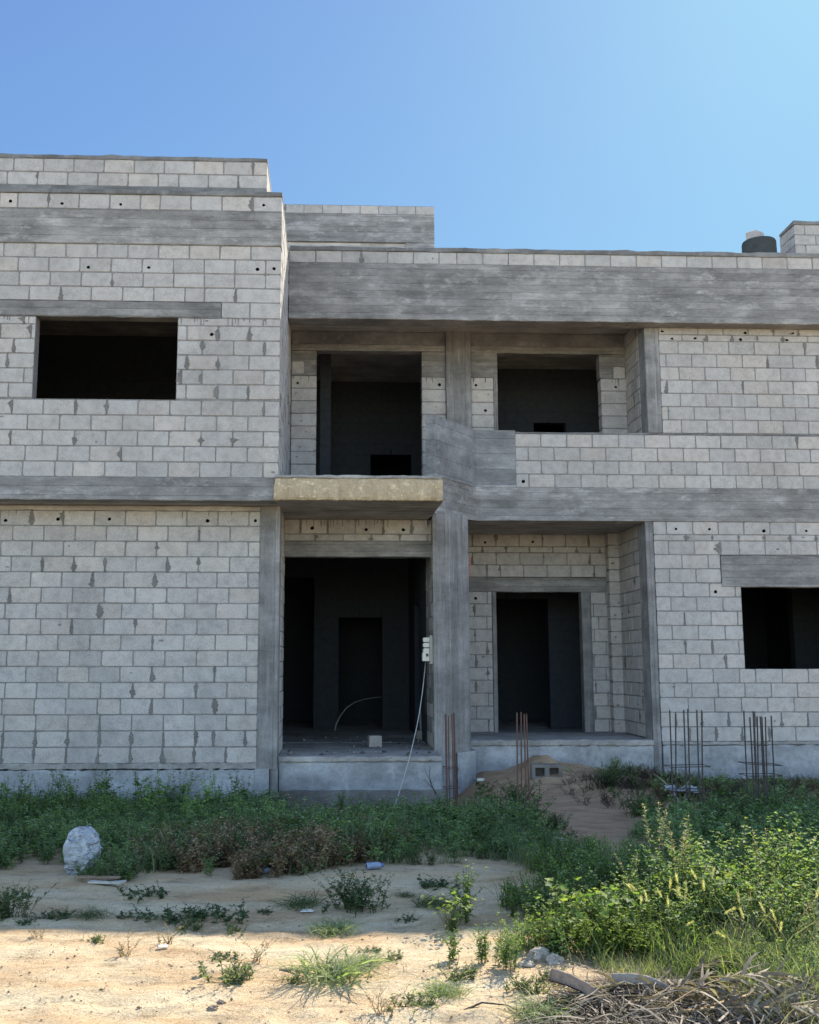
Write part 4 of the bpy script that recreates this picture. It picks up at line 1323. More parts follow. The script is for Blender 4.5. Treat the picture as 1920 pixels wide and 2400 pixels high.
SP = [
    (835, 2130, 'shrub', shr, 0, .95, 'rounded dark weed bush on the shaded sand, largest of those standing alone', 'weed'),
    (780, 2185, 'grass_tuft', tuf, 0, .72, 'sunlit grass tuft on the shadow edge below the dark weed bush', 'grass tuft'),
    (780, 2300, 'grass_tuft', tuf, 1, 1.15, 'large pale green spreading grass tuft on the sunlit sand', 'grass tuft'),
    (855, 2268, 'grass_tuft', tuf, 0, .52, 'small bright grass tuft just behind the large pale tuft', 'grass tuft'),
    (560, 2300, 'low_weed', lowl, 0, 1.25, 'grey green sprawling weed on sunlit sand left of the large tuft', 'weed'),
    (445, 2185, 'low_weed', lowl, 1, .75, 'pale weed on the shadow edge below the dark sprawling patch', 'weed'),
    (340, 2100, 'low_weed', low, 0, .95, 'bright green low rosette on the shaded sand near the brown weeds', 'weed'),
    (420, 2155, 'low_weed', low, 1, 1.25, 'sprawling dark weed patch in the middle of the shaded sand', 'weed'),
    (515, 2155, 'low_weed', low, 0, 1.1, 'feathery dark weed right of the sprawling dark patch', 'weed'),
    (210, 2160, 'grass_tuft', tufd, 0, .65, 'squat dark grass tuft in a small sand hollow at the left', 'grass tuft'),
    (125, 2160, 'low_weed', low, 1, .8, 'flat thin weed left of the squat grass tuft', 'weed'),
    (10, 2165, 'shrub', shr, 1, .72, 'dark weed bush cut by the left edge of the photo', 'weed'),
    (35, 2108, 'low_weed', low, 0, .8, 'flat dark weed near the left edge below the green belt', 'weed'),
    (60, 2175, 'low_weed', low, 1, .42, 'tiny dark sprout beside the left edge bush', 'weed'),
    (310, 2160, 'low_weed', low, 0, .65, 'small flat weed between the squat tuft and the sprawling patch', 'weed'),
    (705, 2120, 'grass_tuft', tufd, 1, .95, 'flat dark grass patch left of the rounded weed bush', 'grass tuft'),
    (950, 2098, 'grass_tuft', tufd, 0, .42, 'short dark grass patch on shaded sand right of the weed bush', 'grass tuft'),
    (1015, 2120, 'grass_tuft', tufd, 1, .85, 'long low dark grass patch beside the upright weed', 'grass tuft'),
    (1025, 2082, 'low_weed', low, 1, .95, 'flat dark weed close under the green belt', 'weed'),
    (960, 2155, 'low_weed', low, 0, .45, 'small dark sprout left of the upright weed', 'weed'),
    (1090, 2160, 'upright_weed', upr, 0, .88, 'upright leafy weed with pale sunlit tips on the shadow edge', 'weed'),
    (1060, 2185, 'leafy_plant', mal_, 0, .62, 'low bright leafed plant at the foot of the upright weed', 'plant'),
    (1200, 2150, 'upright_weed', upr, 1, .42, 'small dark upright weed left of the thicket', 'weed'),
    (1060, 2255, 'upright_weed', upr, 1, .50, 'slim leafy weed standing on sunlit sand left of the yellow green cluster', 'weed'),
    (1090, 2295, 'low_weed', lowl, 0, .95, 'thin pale weed in front of the slim leafy weed', 'weed'),
    (1135, 2258, 'upright_weed', upr, 0, .52, 'leafy yellow green weed, left one of the cluster before the thicket', 'weed'),
    (1185, 2270, 'leafy_bush', bush, 1, .48, 'leafy yellow green weed, right and bigger one of the cluster before the thicket', 'weed'),
    (870, 2232, 'low_weed', low, 1, .42, 'small dark sprout on sunlit sand above the small bright tuft', 'weed'),
    (925, 2258, 'low_weed', lowl, 1, .55, 'thin sprig on the sunlit sand right of the small bright tuft', 'weed'),
    (1040, 2330, 'grass_tuft', tuf, 1, .62, 'half dried green tuft on the sand towards the frond heap', 'grass tuft'),
    (980, 2365, 'low_weed', lowl, 0, .95, 'sprawling grey weed near the bottom of the sand', 'weed'),
    (1240, 2330, 'low_weed', lowl, 1, .95, 'grey weed left of the dry frond heap', 'weed'),
    (1270, 2385, 'grass_tuft', tuf, 0, .75, 'grey green tuft in front of the dry frond heap', 'grass tuft'),
    (1290, 2300, 'low_weed', lowl, 0, .75, 'sparse weed on the bare sand above the frond heap', 'weed'),
    (515, 2255, 'low_weed', low, 0, .55, 'dark two lobed sprout on the sunlit sand', 'weed'),
    (225, 2215, 'low_weed', lowl, 1, .55, 'small olive weed on the sunlit sand at the left', 'weed'),
    (385, 2222, 'low_weed', dry_, 0, .85, 'small withered weed on the sunlit sand', 'weed'),
    (290, 2245, 'low_weed', dry_, 1, .95, 'thin dry sprig on the sunlit sand at the left', 'weed'),
    (545, 2190, 'low_weed', lowl, 0, .55, 'tiny pale sprout on the shadow edge in the middle', 'weed'),
    (600, 2262, 'low_weed', dry_, 0, .9, 'dry brown weed above the grey green sprawling weed', 'weed'),
    (1290, 2085, 'low_weed', low, 1, .85, 'flat dark weed in the shade at the end of the path', 'weed'),
    (1265, 2110, 'low_weed', low, 0, .95, 'wider dark weed behind the thicket edge', 'weed'),
    (90, 2212, 'low_weed', dry_, 1, .6, 'faint dry sprig near the left edge of the sunlit sand', 'weed'),
    (690, 2310, 'low_weed', lowl, 1, .5, 'tiny sprig left of the large pale tuft', 'weed'),
    (905, 2390, 'low_weed', dry_, 0, .8, 'dry sprig at the bottom edge of the sand', 'weed'),
    (620, 2140, 'low_weed', low, 1, .40, 'tiny dark sprout left of the flat grass patch', 'weed'),
]
for (px, py, nm, gen, i, s, lab, cat) in SP:
    p = gr(px, py)
    plant(nm, gen.__code__.co_firstlineno, i, gen(i), p, s, lab, cat, 'plants on the bare sand', 'dry' if gen is dry_ else 'leaf')
# plants by the house
for (px, py, Y, gen, i, s, nm, lab, cat, m) in [
    (1430, 1920, 12.6, shr, 0, .9, 'shrub', 'dark weed clump on the right side of the sand slope', 'weed', 'leaf'),
    (1215, 1920, 12.0, shr, 1, 1.25, 'shrub', 'feathery dark bush around the second bundle of bars', 'weed', 'leaf'),
    (1300, 1985, 10.2, shr, 0, .7, 'shrub', 'dark pointed bush at the foot of the sand slope', 'weed', 'leaf'),
    (1445, 1880, 13.4, upr, 1, .8, 'upright_weed', 'thin dark weed against the porch plinth', 'weed', 'leaf'),
    (1500, 1950, 11.2, shr, 1, .9, 'shrub', 'dark low bush below the dead branches', 'weed', 'leaf'),
    (715, 1880, 13.3, dry_, 1, 2.6, 'dead_weed', 'brown dead weed standing against the doorway plinth', 'weed', 'dry'),
    (800, 1900, 13.35, upr, 0, .85, 'upright_weed', 'yellow green weed growing below the doorway', 'weed', 'leaf'),
]:
    q = at(px, py, Y)
    plant(nm, gen.__code__.co_firstlineno, i, gen(i), (q.x, Y), s, lab, cat, None, m)


# ================================================================== SMALL THINGS
def rebar(name, Y, bars, rings, m, label, rad=.0078):
    """bars: (top px, top py, bottom px); rings: py"""
    c = sum(b[0] for b in bars) / len(bars)
    base = at(c, 1700, Y)
    o0 = Vector((base.x, Y, 0))
    e = tag(empty(name, o0), label, 'rebar', 'bundles of starter bars in front of the house')
    ptsT, ptsB = [], []
    for i, (tx, ty, bx) in enumerate(b_[:3] for b_ in bars):
        dy = (.09 if i % 2 else -.09) + rnd.uniform(-.02, .02)
        T = at(tx, ty, Y + dy); B = at(bx, 1950, Y + dy)
        d = (B - T); zz = g1(B.x, B.y) - .12
        B = T + d * ((zz - T.z) / d.z)
        ptsT.append(T); ptsB.append(B)
        mb = MB()
        mid = T.lerp(B, .5) + Vector((rnd.uniform(-.006, .006), 0, 0))
        mb.tube([T - o0, mid - o0, B - o0], rad * (1.5 if len(bars[i]) > 3 else 1), 7)
        mb.build('steel_bar', M[m], e)
    for ry, tilt in rings:
        Z = at(c, ry, Y).z
        lp = []
        for T, B in zip(ptsT, ptsB):
            k = (Z - T.z) / (B.z - T.z); lp.append(T.lerp(B, k))
        xs_ = [p.x for p in lp]
        x0, x1 = min(xs_) - .015, max(xs_) + .015
        loop = [(x0, Y - .11, Z), (x1, Y - .11, Z - tilt), (x1, Y + .11, Z - tilt), (x0, Y + .11, Z), (x0, Y - .11, Z)]
        mb = MB(); mb.tube([Vector(q) - o0 for q in loop], .005, 5); mb.build('stirrup', M[m], e)


Z6 = lambda x, y: (1020 + x / 2.695, 1160 + y / 2.695)
Z7 = lambda x, y: (1400 + x / 2.837, 1200 + y / 2.837)


def bz(Zf, lst): return [(Zf(a, b)[0], Zf(a, b)[1], Zf(c, 0)[0], *rest) for a, b, c, *rest in lst]


rebar('rebar_cage', 12.2, bz(Z6, [(66, 1385, 78, 1), (84, 1392, 98), (105, 1382, 128), (118, 1378, 140, 1)]),
      [(Z6(0, 1722)[1], .01), (Z6(0, 1850)[1], -.01), (Z6(0, 1950)[1], .01)], 'rust', 'narrow reddish bundle of steel bars before the pillar')
rebar('rebar_cage', 10.9, bz(Z6, [(517, 1375, 527), (543, 1372, 550), (562, 1384, 575), (577, 1382, 604)]),
      [], 'rust', 'tight bundle of four reddish steel bars before the porch')
rebar('rebar_cage', 10.8, bz(Z7, [(482, 1318, 514), (522, 1340, 530), (575, 1316, 598), (602, 1310, 625), (662, 1316, 694), (695, 1318, 708)]),
      [(Z7(0, 1690)[1], -.004), (Z7(0, 1850)[1], .0)], 'darksteel', 'open dark cage of six steel bars before the right wall')
rebar('rebar_cage', 10.9, bz(Z7, [(975, 1322, 1016), (1015, 1365, 1052), (1040, 1325, 1076, 1), (1064, 1360, 1085), (1084, 1360, 1118), (1095, 1362, 1128), (1118, 1362, 1140), (1157, 1355, 1190)]),
      [(Z7(0, 1668)[1], .02), (Z7(0, 1748)[1], 0)], 'darksteel', 'rightmost dark bundle of eight crowded steel bars')

# --- electric meter boxes on the doorway side, and the cable
p0 = at(1012, 1490, 14.75); p1_ = at(1012, 1556, 14.75)
e = tag(empty('meter_box', (1.42, 14.75, p1_.z)), 'cream electric meter box fixed beside the wide doorway', 'meter box')
H_ = p0.z - p1_.z
mb = MB(); mb.rough_bar((-.012, 0, 0), (-.012, 0, H_), .045, .20, 0, .2, .001, .004); mb.build('back_box', M['grey'], e)
for k in range(3):
    z = H_ * (.93 - .19 * k)
    mb = MB(); mb.rough_bar((-.075, 0, z - .062), (-.075, 0, z), .085, .11, 0, .1, .001, .006); fb = mb.build('fuse_box', M['cream'], e)
    mb = MB(); mb.rough_bar((-.121, 0, z - .05), (-.121, 0, z - .012), .008, .07, 0, .1, .0005, .002); mb.build('fuse_cover', M['cream'], fb)
mb = MB(); mb.rough_bar((-.085, 0, H_ * .10), (-.085, 0, H_ * .40), .10, .12, 0, .1, .001, .006); sb = mb.build('switch_box', M['cream'], e)
mb = MB(); mb.rough_bar((-.07, -.064, H_ * .26), (-.07, -.064, H_ * .36), .03, .012, 0, .1, .0005, .002); mb.build('switch', M['dark'], sb)
A = Vector((1.335, 14.75, p1_.z + .04)); B = at(961, 1772, 13.58); Cc = at(918, 1912, 13.2)
pts = []
for i in range(15):
    k = i / 14; q = A.lerp(B, k); q.z -= .10 * math.sin(math.pi * k) * (1 - .3 * k); q.x += .015 * math.sin(math.pi * k); pts.append(q)
for i in range(1, 9):
    k = i / 8; q = B.lerp(Cc, k); q.z -= .02 * math.sin(math.pi * k); pts.append(q)
pts.append(Vector((Cc.x - .05, 13.1, g1(Cc.x, 13.1) + .01)))
mb = MB(); mb.tube(pts, .0062, 6); tag(mb.build('power_cable', M['pipe'], smooth=True), 'pale cable hanging from the meter box down over the doorway step', 'cable')
mb = MB(); mb.tube([(1.36, 14.85, p1_.z), (1.35, 14.86, p1_.z - .4), (1.33, 14.84, p1_.z - .62), (1.345, 14.85, p1_.z - .72)], .004, 5)
tag(mb.build('thin_wire', M['dark'], smooth=True), 'thin dark loose wire hanging beside the cable', 'wire')

# --- bent conduit inside the doorway
fl = .404
b0 = gr(784, 1714, fl)
Yh = b0.y
hp = [b0 - Vector((0, 0, .02))] + [at(600 + a / 2.63, 1100 + b / 2.63, Yh + k * .25) for k, (a, b) in enumerate([(495, 1570), (520, 1520), (560, 1468), (610, 1436), (670, 1416), (740, 1406), (820, 1402), (900, 1400)])]
mb = MB(); mb.tube(hp, .012, 7); tag(mb.build('bent_conduit', M['pipe'], smooth=True), 'pale bent conduit arching from the floor inside the wide doorway', 'conduit')

# --- blocks on the floor
def loose_block(px, py, z, w, h, d, rz, label, hollow=False, tilt=0, cat='block', name='concrete_block'):
    q = gr(px, py, z)
    mb = MB()
    if not hollow:
        block(mb, lambda u, dd, zz: (u, dd - d / 2, zz), -w / 2, w / 2, 0, h, d, None, random.Random(int(px)))
        mb.c = [(.27, .25, .235)] * len(mb.v)
    else:
        us = [-w / 2, -w / 2 + .045, -.03, .03, w / 2 - .045, w / 2]; zs = [0, .04, h - .04, h]
        Wl = lambda u, dd, zz: (u, dd - d / 2, zz)
        hole = lambda u, zz: not ((us[1] < u < us[2] or us[3] < u < us[4]) and zs[1] < zz < zs[2])
        grid_solid(mb, Wl, us, zs, hole, 0, d, 0)
        mb.box(-w / 2 + .002, w / 2 - .002, d / 2 - .03, d / 2 - .002, .002, h - .002)
        mb.c = [(.17, .155, .14)] * len(mb.v)
    o = mb.build(name, [M['block'], M['mortar']])
    o.location = (q.x, q.y, z if z > .1 else g1(q.x, q.y) - .06)
    o.rotation_euler = (tilt, 0, rz)
    return tag(o, label, cat)


loose_block(878, 1751, .402, .185, .165, .19, .12, 'single concrete block standing on the edge of the doorway floor')
loose_block(998, 1733, .402, .32, .14, .19, .05, 'concrete block lying at the right foot inside the wide doorway')
o = loose_block(1000, 1711, .545, .22, .34, .05, .1, 'grey slab leaning behind the block inside the wide doorway', tilt=R(-8), cat='slab', name='leaning_slab')
o.location.z = .54
loose_block(1281, 1842, 0, .40, .19, .19, -.05, 'hollow concrete block with two dark cells on the sand below the porch', True, cat='block')

# --- rubbish bag
def bag():
    mb = MB()
    nth, nz = 72, 56
    Hh = .44
    vs, fs = [], []
    for i in range(nz + 1):
        k = i / nz
        z = Hh * k
        prof = .175 * math.sqrt(max(0, 1 - ((k - .46) / .56) ** 2))
        if k < .22: prof *= .78 + k
        for j in range(nth):
            t_ = 2 * math.pi * j / nth
            c_, s_ = math.cos(t_), math.sin(t_)
            n1 = mnoise.noise(Vector((c_ * 1.1 + 2, s_ * 1.1, k * 2.2)))
            cell = mnoise.cell_vector(Vector((0, 0, 0)))
            d_, _p = mnoise.voronoi(Vector((c_ * 1.3 + 4, s_ * 1.3, k * 2.6)))
            crease = min(.30, d_[1] - d_[0])              # straight ridges between flat facets
            n3 = mnoise.noise(Vector((c_ * 5 + 9, s_ * 5, k * 9)))
            low_ = max(0, .35 - k) / .35
            n4 = abs(mnoise.noise(Vector((c_ * 3, s_ * 3, k * 22)))) * low_
            n5 = abs(mnoise.noise(Vector((c_ * 1.3 + 11, s_ * 1.3, k * 2.3 + c_))))
            fold = .11 * (1 - min(1, n5 / .08)) * (1 if s_ < .6 else .3)   # pinched valleys
            rr = prof * (.95 + .26 * n1 - .42 * (crease - .12) + .05 * n3 - .45 * n4 - fold)
            vs.append((rr * c_ + .035 * math.sin(k * 2.4) + .03 * k, rr * s_ * .85, z * (1 + .10 * n1 + .03 * n3)))
    for i in range(nz):
        for j in range(nth):
            q = (j + 1) % nth
            fs.append((i * nth + j, i * nth + q, (i + 1) * nth + q, (i + 1) * nth + j))
    fs.append(tuple(range(nth - 1, -1, -1))); fs.append(tuple(nz * nth + j for j in range(nth)))
    mb.add(vs, fs)
    mb.tube([(.17, -.02, .26), (.21, -.03, .265), (.235, -.03, .25)], .016, 8, r1=.006)
    o = mb.build('plastic_bag', M['film'], smooth=True)
    p = gr(168, 2050)
    o.scale = (.82, .82, .84)
    o.location = (p.x, p.y + .12, g1(p.x, p.y + .12) - .03); o.rotation_euler = (0, R(2), .4)
    tag(o, 'stuffed white translucent plastic bag standing in the left weeds', 'bag')
bag()


# --- bottles at the edge of the weeds
def bottle(px, py, rz, L, label, sq):
    p = gr(px, py)
    e = tag(empty('plastic_bottle', (p.x, p.y, g1(p.x, p.y) + .03), rz), label, 'bottle', 'bottles at the edge of the weeds')
    r_ = .032
    prof = [(0.4, 0), (.95, .02), (1, .06)] + [(1 - .06 * (i % 2), .06 + .08 * i) for i in range(1, 8)] + [(1, .70), (.8, .80), (.42, .88), (.40, .93)]
    vs, fs = [], []
    n = 16
    for a, k in prof:
        for j in range(n):
            t_ = 2 * math.pi * j / n
            vs.append((k * L - L / 2, a * r_ * math.cos(t_), a * r_ * math.sin(t_) * sq))
    for i in range(len(prof) - 1):
        for j in range(n):
            q = (j + 1) % n; fs.append((i * n + j, i * n + q, i * n + n + q, i * n + n + j))
    fs.append(tuple(range(n))); fs.append(tuple((len(prof) - 1) * n + j for j in range(n)))
    mb = MB(); mb.add(vs, fs); mb.build('bottle_body', M['bottle'], e, smooth=True)
    mb = MB(); mb.tube([(.93 * L - L / 2, 0, 0), (.985 * L - L / 2, 0, 0)], .015, 12); mb.build('bottle_cap', M['cap_blue'], e)


bottle(614, 2050, .1, .17, 'crumpled bluish bottle lying at the foot of the brown weeds', .8)
bottle(879, 2044, .35, .14, 'bluish bottle lying slantwise below the doorway weeds', .85)


# --- flat scraps
def scrap(name, px, py, pts, m, label, cat, z=0, th=.006, rz=0, curl=.02, group=None):
    p = gr(px, py, z)
    mb = MB(); n = len(pts)
    top = [(x, y, th + curl * (x * x + y * y) / .02) for x, y in pts]; bot = [(x, y, curl * (x * x + y * y) / .02) for x, y in pts]
    mb.add([(0, 0, th)] + top + [(0, 0, 0)] + bot, [(0, 1 + i, 1 + (i + 1) % n) for i in range(n)] + [(n + 1, n + 2 + (i + 1) % n, n + 2 + i) for i in range(n)]
           + [(1 + i, n + 2 + i, n + 2 + (i + 1) % n, 1 + (i + 1) % n) for i in range(n)])
    o = mb.build(name, M[m]); o.location = (p.x, p.y, g1(p.x, p.y) + .008 + z); o.rotation_euler = (0, 0, rz)
    return tag(o, label, cat, group)


scrap('board', 250, 2078, [(-.13, -.03), (.10, -.05), (.14, .01), (.02, .05), (-.12, .03)], 'grey', 'thin grey board lying at the edge of the weeds below the bag', 'board', th=.012)
scrap('board', 232, 2068, [(-.16, -.012), (.16, -.012), (.16, .012), (-.16, .012)], 'wood', 'narrow wooden lath behind the thin grey board', 'board', th=.012, rz=-.1)
scrap('paper_scrap', 717, 2135, [(-.035, -.025), (.05, -.02), (.035, .03), (-.02, .025)], 'paper', 'white paper scrap on the shaded sand left of the weed bush', 'paper')
scrap('paper_scrap', 382, 2236, [(-.025, -.015), (.03, -.02), (.025, .02), (-.03, .015)], 'paper', 'small pale scrap on the sunlit sand below the withered weed', 'paper')
scrap('cardboard_piece', 1126, 1826, [(-.05, -.03), (.05, -.03), (.06, .04), (-.04, .05)], 'cream', 'small cream cardboard piece on the soil beside the pillar', 'cardboard', th=.03)


# --- stones
def stone(px, py, s, label, seed, m='stone', sq=.5, group=None):
    r = random.Random(seed); p = gr(px, py)
    mb = MB(); n, k = 14, 8
    vs, fs = [], []
    for i in range(k + 1):
        ph = math.pi * i / k
        for j in range(n):
            t_ = 2 * math.pi * j / n
            d = Vector((math.sin(ph) * math.cos(t_), math.sin(ph) * math.sin(t_), math.cos(ph)))
            rr = 1 + .5 * mnoise.noise(d * 1.5 + Vector((seed, 0, 0))) + .28 * mnoise.noise(d * 4 + Vector((0, seed, 0)))
            vs.append((d.x * rr * s, d.y * rr * s * .8, d.z * rr * s * sq))
    for i in range(k):
        for j in range(n):
            q = (j + 1) % n; fs.append((i * n + j, i * n + q, i * n + n + q, i * n + n + j))
    mb.add(vs, fs)
    o = mb.build('stone', M[m]); o.location = (p.x, p.y, g1(p.x, p.y) + s * sq * .35); o.rotation_euler = (0, 0, r.uniform(0, 6))
    return tag(o, label, 'stone', group)


stone(1312, 1984, .10, 'pale stone half hidden in the dark weeds below the sand slope', 3, sq=.45)
stone(1265, 2250, .075, 'pale lump of rubble at the left foot of the thicket', 5)
stone(1300, 2262, .055, 'small rubble piece beside the pale lump at the foot of the thicket', 8)
stone(1235, 2262, .05, 'flat rubble piece left of the pale lump at the foot of the thicket', 9, sq=.4)
stone(518, 2358, .022, 'small dark clod on the bottom sand, left one of the two lone clods', 11, 'wood')
stone(498, 2380, .026, 'dark clod on the bottom sand, lower one of the two lone clods', 12, 'wood')
stone(1690, 2160, .05, 'white stone glinting inside the sunlit thicket', 14, 'paper')

# pebbles, clods and straw bits strewn over the sand
def litter():
    v = Veg(); r = np.random.default_rng(21)
    for _ in range(900):
        px = r.uniform(-40, 1500); py = 2085 + 330 * r.random() ** .8
        p = gr(px, py); s = .003 + .008 * r.random() ** 5
        z = g1(p.x, p.y)
        d = unit(r.normal(0, 1, (6, 3)) * [1, 1, .6]) * s * r.uniform(.7, 1.3, (6, 1))
        base = np.array([[1, 0, 0], [-1, 0, 0], [0, 1, 0], [0, -1, 0], [0, 0, .7], [0, 0, -.7]]) * s * r.uniform(.7, 1.3, (6, 1))
        c = np.array([(.42, .30, .19), (.34, .24, .15), (.50, .41, .29), (.26, .19, .13)][r.integers(4)])
        v.tri(base + [p.x, p.y, z + s * .3], [(0, 2, 4), (2, 1, 4), (1, 3, 4), (3, 0, 4), (2, 0, 5), (1, 2, 5), (3, 1, 5), (0, 3, 5)], np.tile(c, (6, 1)))
    for _ in range(1000):
        px = r.uniform(-40, 1400); py = 2090 + 330 * r.random()
        p = gr(px, py); a = r.uniform(0, 6.28); L = r.uniform(.02, .10)
        n_ = 4
        q = np.linspace(-.5, .5, n_)[:, None]
        pts = np.array([p.x, p.y, g1(p.x, p.y) + .005]) + q * L * np.array([math.cos(a), math.sin(a), r.normal(0, .1)]) + r.normal(0, .003, (n_, 3))
        pts[:, 2] = np.maximum(pts[:, 2], g1(p.x, p.y) + .002)
        v.stem(pts, .0013, .0009, [(.30, .22, .12), (.14, .09, .06), (.42, .34, .2)][r.integers(3)])
    V_, F_, C_ = v.get()
    o = bpy.data.objects.new('sand_litter', np_mesh('sand_litter', V_, F_, C_, [M['dry']])); COL.objects.link(o)
    tag(o, 'small pebbles and straw bits strewn over the sand', 'litter', None, 'stuff')
litter()


def floor_rubble():
    v = Veg(); r = np.random.default_rng(5)
    for _ in range(160):
        x, y = r.uniform(-.6, 1.35), 13.7 + 3.5 * r.random() ** 1.2
        s_ = .008 + .03 * r.random() ** 4; z = .402 if y < 16 else .406
        base = np.array([[1, 0, 0], [-1, 0, 0], [0, 1, 0], [0, -1, 0], [0, 0, .8], [0, 0, -.4]]) * s_ * r.uniform(.6, 1.4, (6, 1))
        v.tri(base + [x, y, z + s_ * .35], [(0, 2, 4), (2, 1, 4), (1, 3, 4), (3, 0, 4), (2, 0, 5), (1, 2, 5), (3, 1, 5), (0, 3, 5)], np.tile([(.22, .20, .18), (.32, .30, .27), (.10, .09, .08)][r.integers(3)], (6, 1)))
    V_, F_, C_ = v.get()
    o = bpy.data.objects.new('floor_rubble', np_mesh('floor_rubble', V_, F_, C_, [M['dry']])); COL.objects.link(o)
    tag(o, 'small crumbs of rubble on the wide doorway floor', 'rubble', None, 'stuff')
floor_rubble()


# --- dead branches and white plastic by the third cage
def branch(name, pts, r0, label, subs=(), m='bark'):
    mb = MB(); P_ = [Vector(p) for p in pts]
    mb.tube(P_, r0, 6, r1=r0 * .35)
    for s_ in subs: mb.tube([Vector(p) for p in s_], r0 * .55, 5, r1=r0 * .2)
    return tag(mb.build(name, M[m], smooth=True), label, 'branch')


Yb = 12.3
bp = lambda x, y, Y=Yb: at(1400 + x / 2.837, 1200 + y / 2.837, Y)
branch('dead_branch', [bp(600, 2080, 11.2), bp(560, 1960, 11.6), bp(500, 1850, 12.0), bp(440, 1790, 12.3), bp(365, 1735, 12.8)], .018,
       'pale forked dead branch leaning beside the open cage of bars', [[bp(590, 2000, 11.5), bp(585, 1880, 11.9), bp(600, 1800, 12.1), bp(640, 1755, 12.4)]])
branch('dead_branch', [bp(560, 2140, 10.6), bp(500, 2060, 10.8), bp(430, 1975, 11.1), bp(370, 1915, 11.4)], .008, 'thin grey dead branch below the forked one')
branch('dead_branch', [at(600 + a / 3.45 + 40, 1720 + b / 3.45, 13.4) for a, b in [(1320, 490), (1285, 420), (1265, 340), (1270, 260)]], .008, 'dark dead stems against the doorway plinth by the pillar',
       [[at(640 + a / 3.45, 1720 + b / 3.45, 13.4) for a, b in [(1290, 430), (1250, 340), (1225, 280)]], [at(640 + a / 3.45, 1720 + b / 3.45, 13.4) for a, b in [(1290, 440), (1250, 395), (1222, 365)]]], 'darksteel')
mb = MB(); r = random.Random(6)
cw = bp(565, 1862, 12.0); nn = 22
vs, fs = [], []
for i in range(nn + 1):
    for j in range(7):
        x = -.20 + .40 * i / nn; y = -.10 + .2 * j / 6
        vs.append((x, y, .035 + .03 * mnoise.noise(Vector((x * 14, y * 14, 1))) + .02 * mnoise.noise(Vector((x * 40, y * 40, 3)))))
for i in range(nn):
    for j in range(6): fs.append((i * 7 + j, i * 7 + 7 + j, i * 7 + 8 + j, i * 7 + 1 + j))
mb.add(vs, fs)
o = mb.build('plastic_sheet', M['film'], smooth=True); o.location = cw; o.rotation_euler = (R(12), R(3), 0)
tag(o, 'crumpled white plastic sheet caught behind the open cage of bars', 'plastic sheet')
branch('twig', [gr(1085, 2378) + Vector((0, 0, .015)), gr(1130, 2366) + Vector((0, 0, .03)), gr(1190, 2372) + Vector((0, 0, .03)), gr(1235, 2392) + Vector((0, 0, .02))], .006, 'dark curved twig lying on the sand left of the frond heap', (), 'darksteel')
branch('twig', [gr(655, 2280) + Vector((0, 0, .01)), gr(690, 2283) + Vector((0, 0, .02)), gr(722, 2288) + Vector((0, 0, .012))], .009, 'short dark stick beside the large pale tuft', (), 'wood')
branch('loose_wire', [at(1103, 1305, 15.0), at(1102, 1325, 14.98), at(1104, 1345, 14.96), at(1107, 1357, 14.95)], .008, 'short red wire hanging from the right edge of the pillar', (), 'red')
bpy.data.objects['loose_wire']['category'] = 'wire'

# dark dry brush heap beside the porch corner
H_pool = [leafy(600 + i, .30, 9, .25, 7, .035, .006, [(.045, .035, .028), (.07, .05, .04)], lean=1.3, stemc=(.05, .04, .033), sub=3) for i in range(4)]
hs_ = []
for _ in range(120):
    x = pr_.gauss(4.3, .75); y = pr_.gauss(12.6, .55)
    hs_.append((x, y, pr_.uniform(.5, 1.0), .8))
for _ in range(60): hs_.append((pr_.uniform(5.0, 7.6), pr_.gauss(14.6, .35), pr_.uniform(.5, .9), .7))
stuff('dark_brush', H_pool, hs_, 'dry', 'dark dead brush heaped against the ground beside the porch', 'brush')


# --- heap of dry palm fronds in the right foreground
HEAP = [(.23, .19, .15), (.17, .14, .115), (.33, .285, .225), (.12, .097, .08)]


def frond(seed, L=.75):
    r = np.random.default_rng(seed)
    n = 9
    q = np.linspace(0, 1, n)[:, None]
    spine = np.array([1., 0, 0]) * q * L + np.array([0, 0, 1.]) * (.10 * np.sin(q * 3.0)) + np.array([0, 1., 0]) * (.10 * q * q)
    v = Veg(); v.stem(spine, .012, .003, (.36, .27, .17)); sp_ = v.get()
    v = Veg()
    for k in range(46):
        t_ = .25 + .75 * k / 46; i = min(n - 2, int(t_ * (n - 1))); f = t_ * (n - 1) - i
        p = spine[i] * (1 - f) + spine[i + 1] * f
        sd = 1 if k % 2 else -1
        d = unit(np.array([r.uniform(.3, 1.0), sd * r.uniform(.2, 1.0), r.normal(.0, .4)]))
        ll = L * .34 * (1 - .6 * abs(t_ - .5)) * r.uniform(.35, 1.25)
        qq = np.linspace(0, 1, 5)[:, None]
        pts = p + d * qq * ll + np.array([0, 0, -1.]) * qq ** 2 * ll * r.uniform(0, .5)
        c = np.asarray(HEAP[r.integers(4)]) * r.uniform(.6, 1.15)
        v.blade(pts, .010, unit(np.cross(d, [0, 0, 1.]) + r.normal(0, .5, 3)), c, c * 1.05)
    return sp_, v.get()


def make_frond(seed):
    a, b = frond(seed)
    e = empty('dry_palm_frond', (0, 0, 0))
    for nm, g_ in (('frond_spine', a), ('frond_leaflets', b)):
        o = bpy.data.objects.new(nm, np_mesh(nm, *g_, [M['dry']])); COL.objects.link(o); o.parent = e
    return e


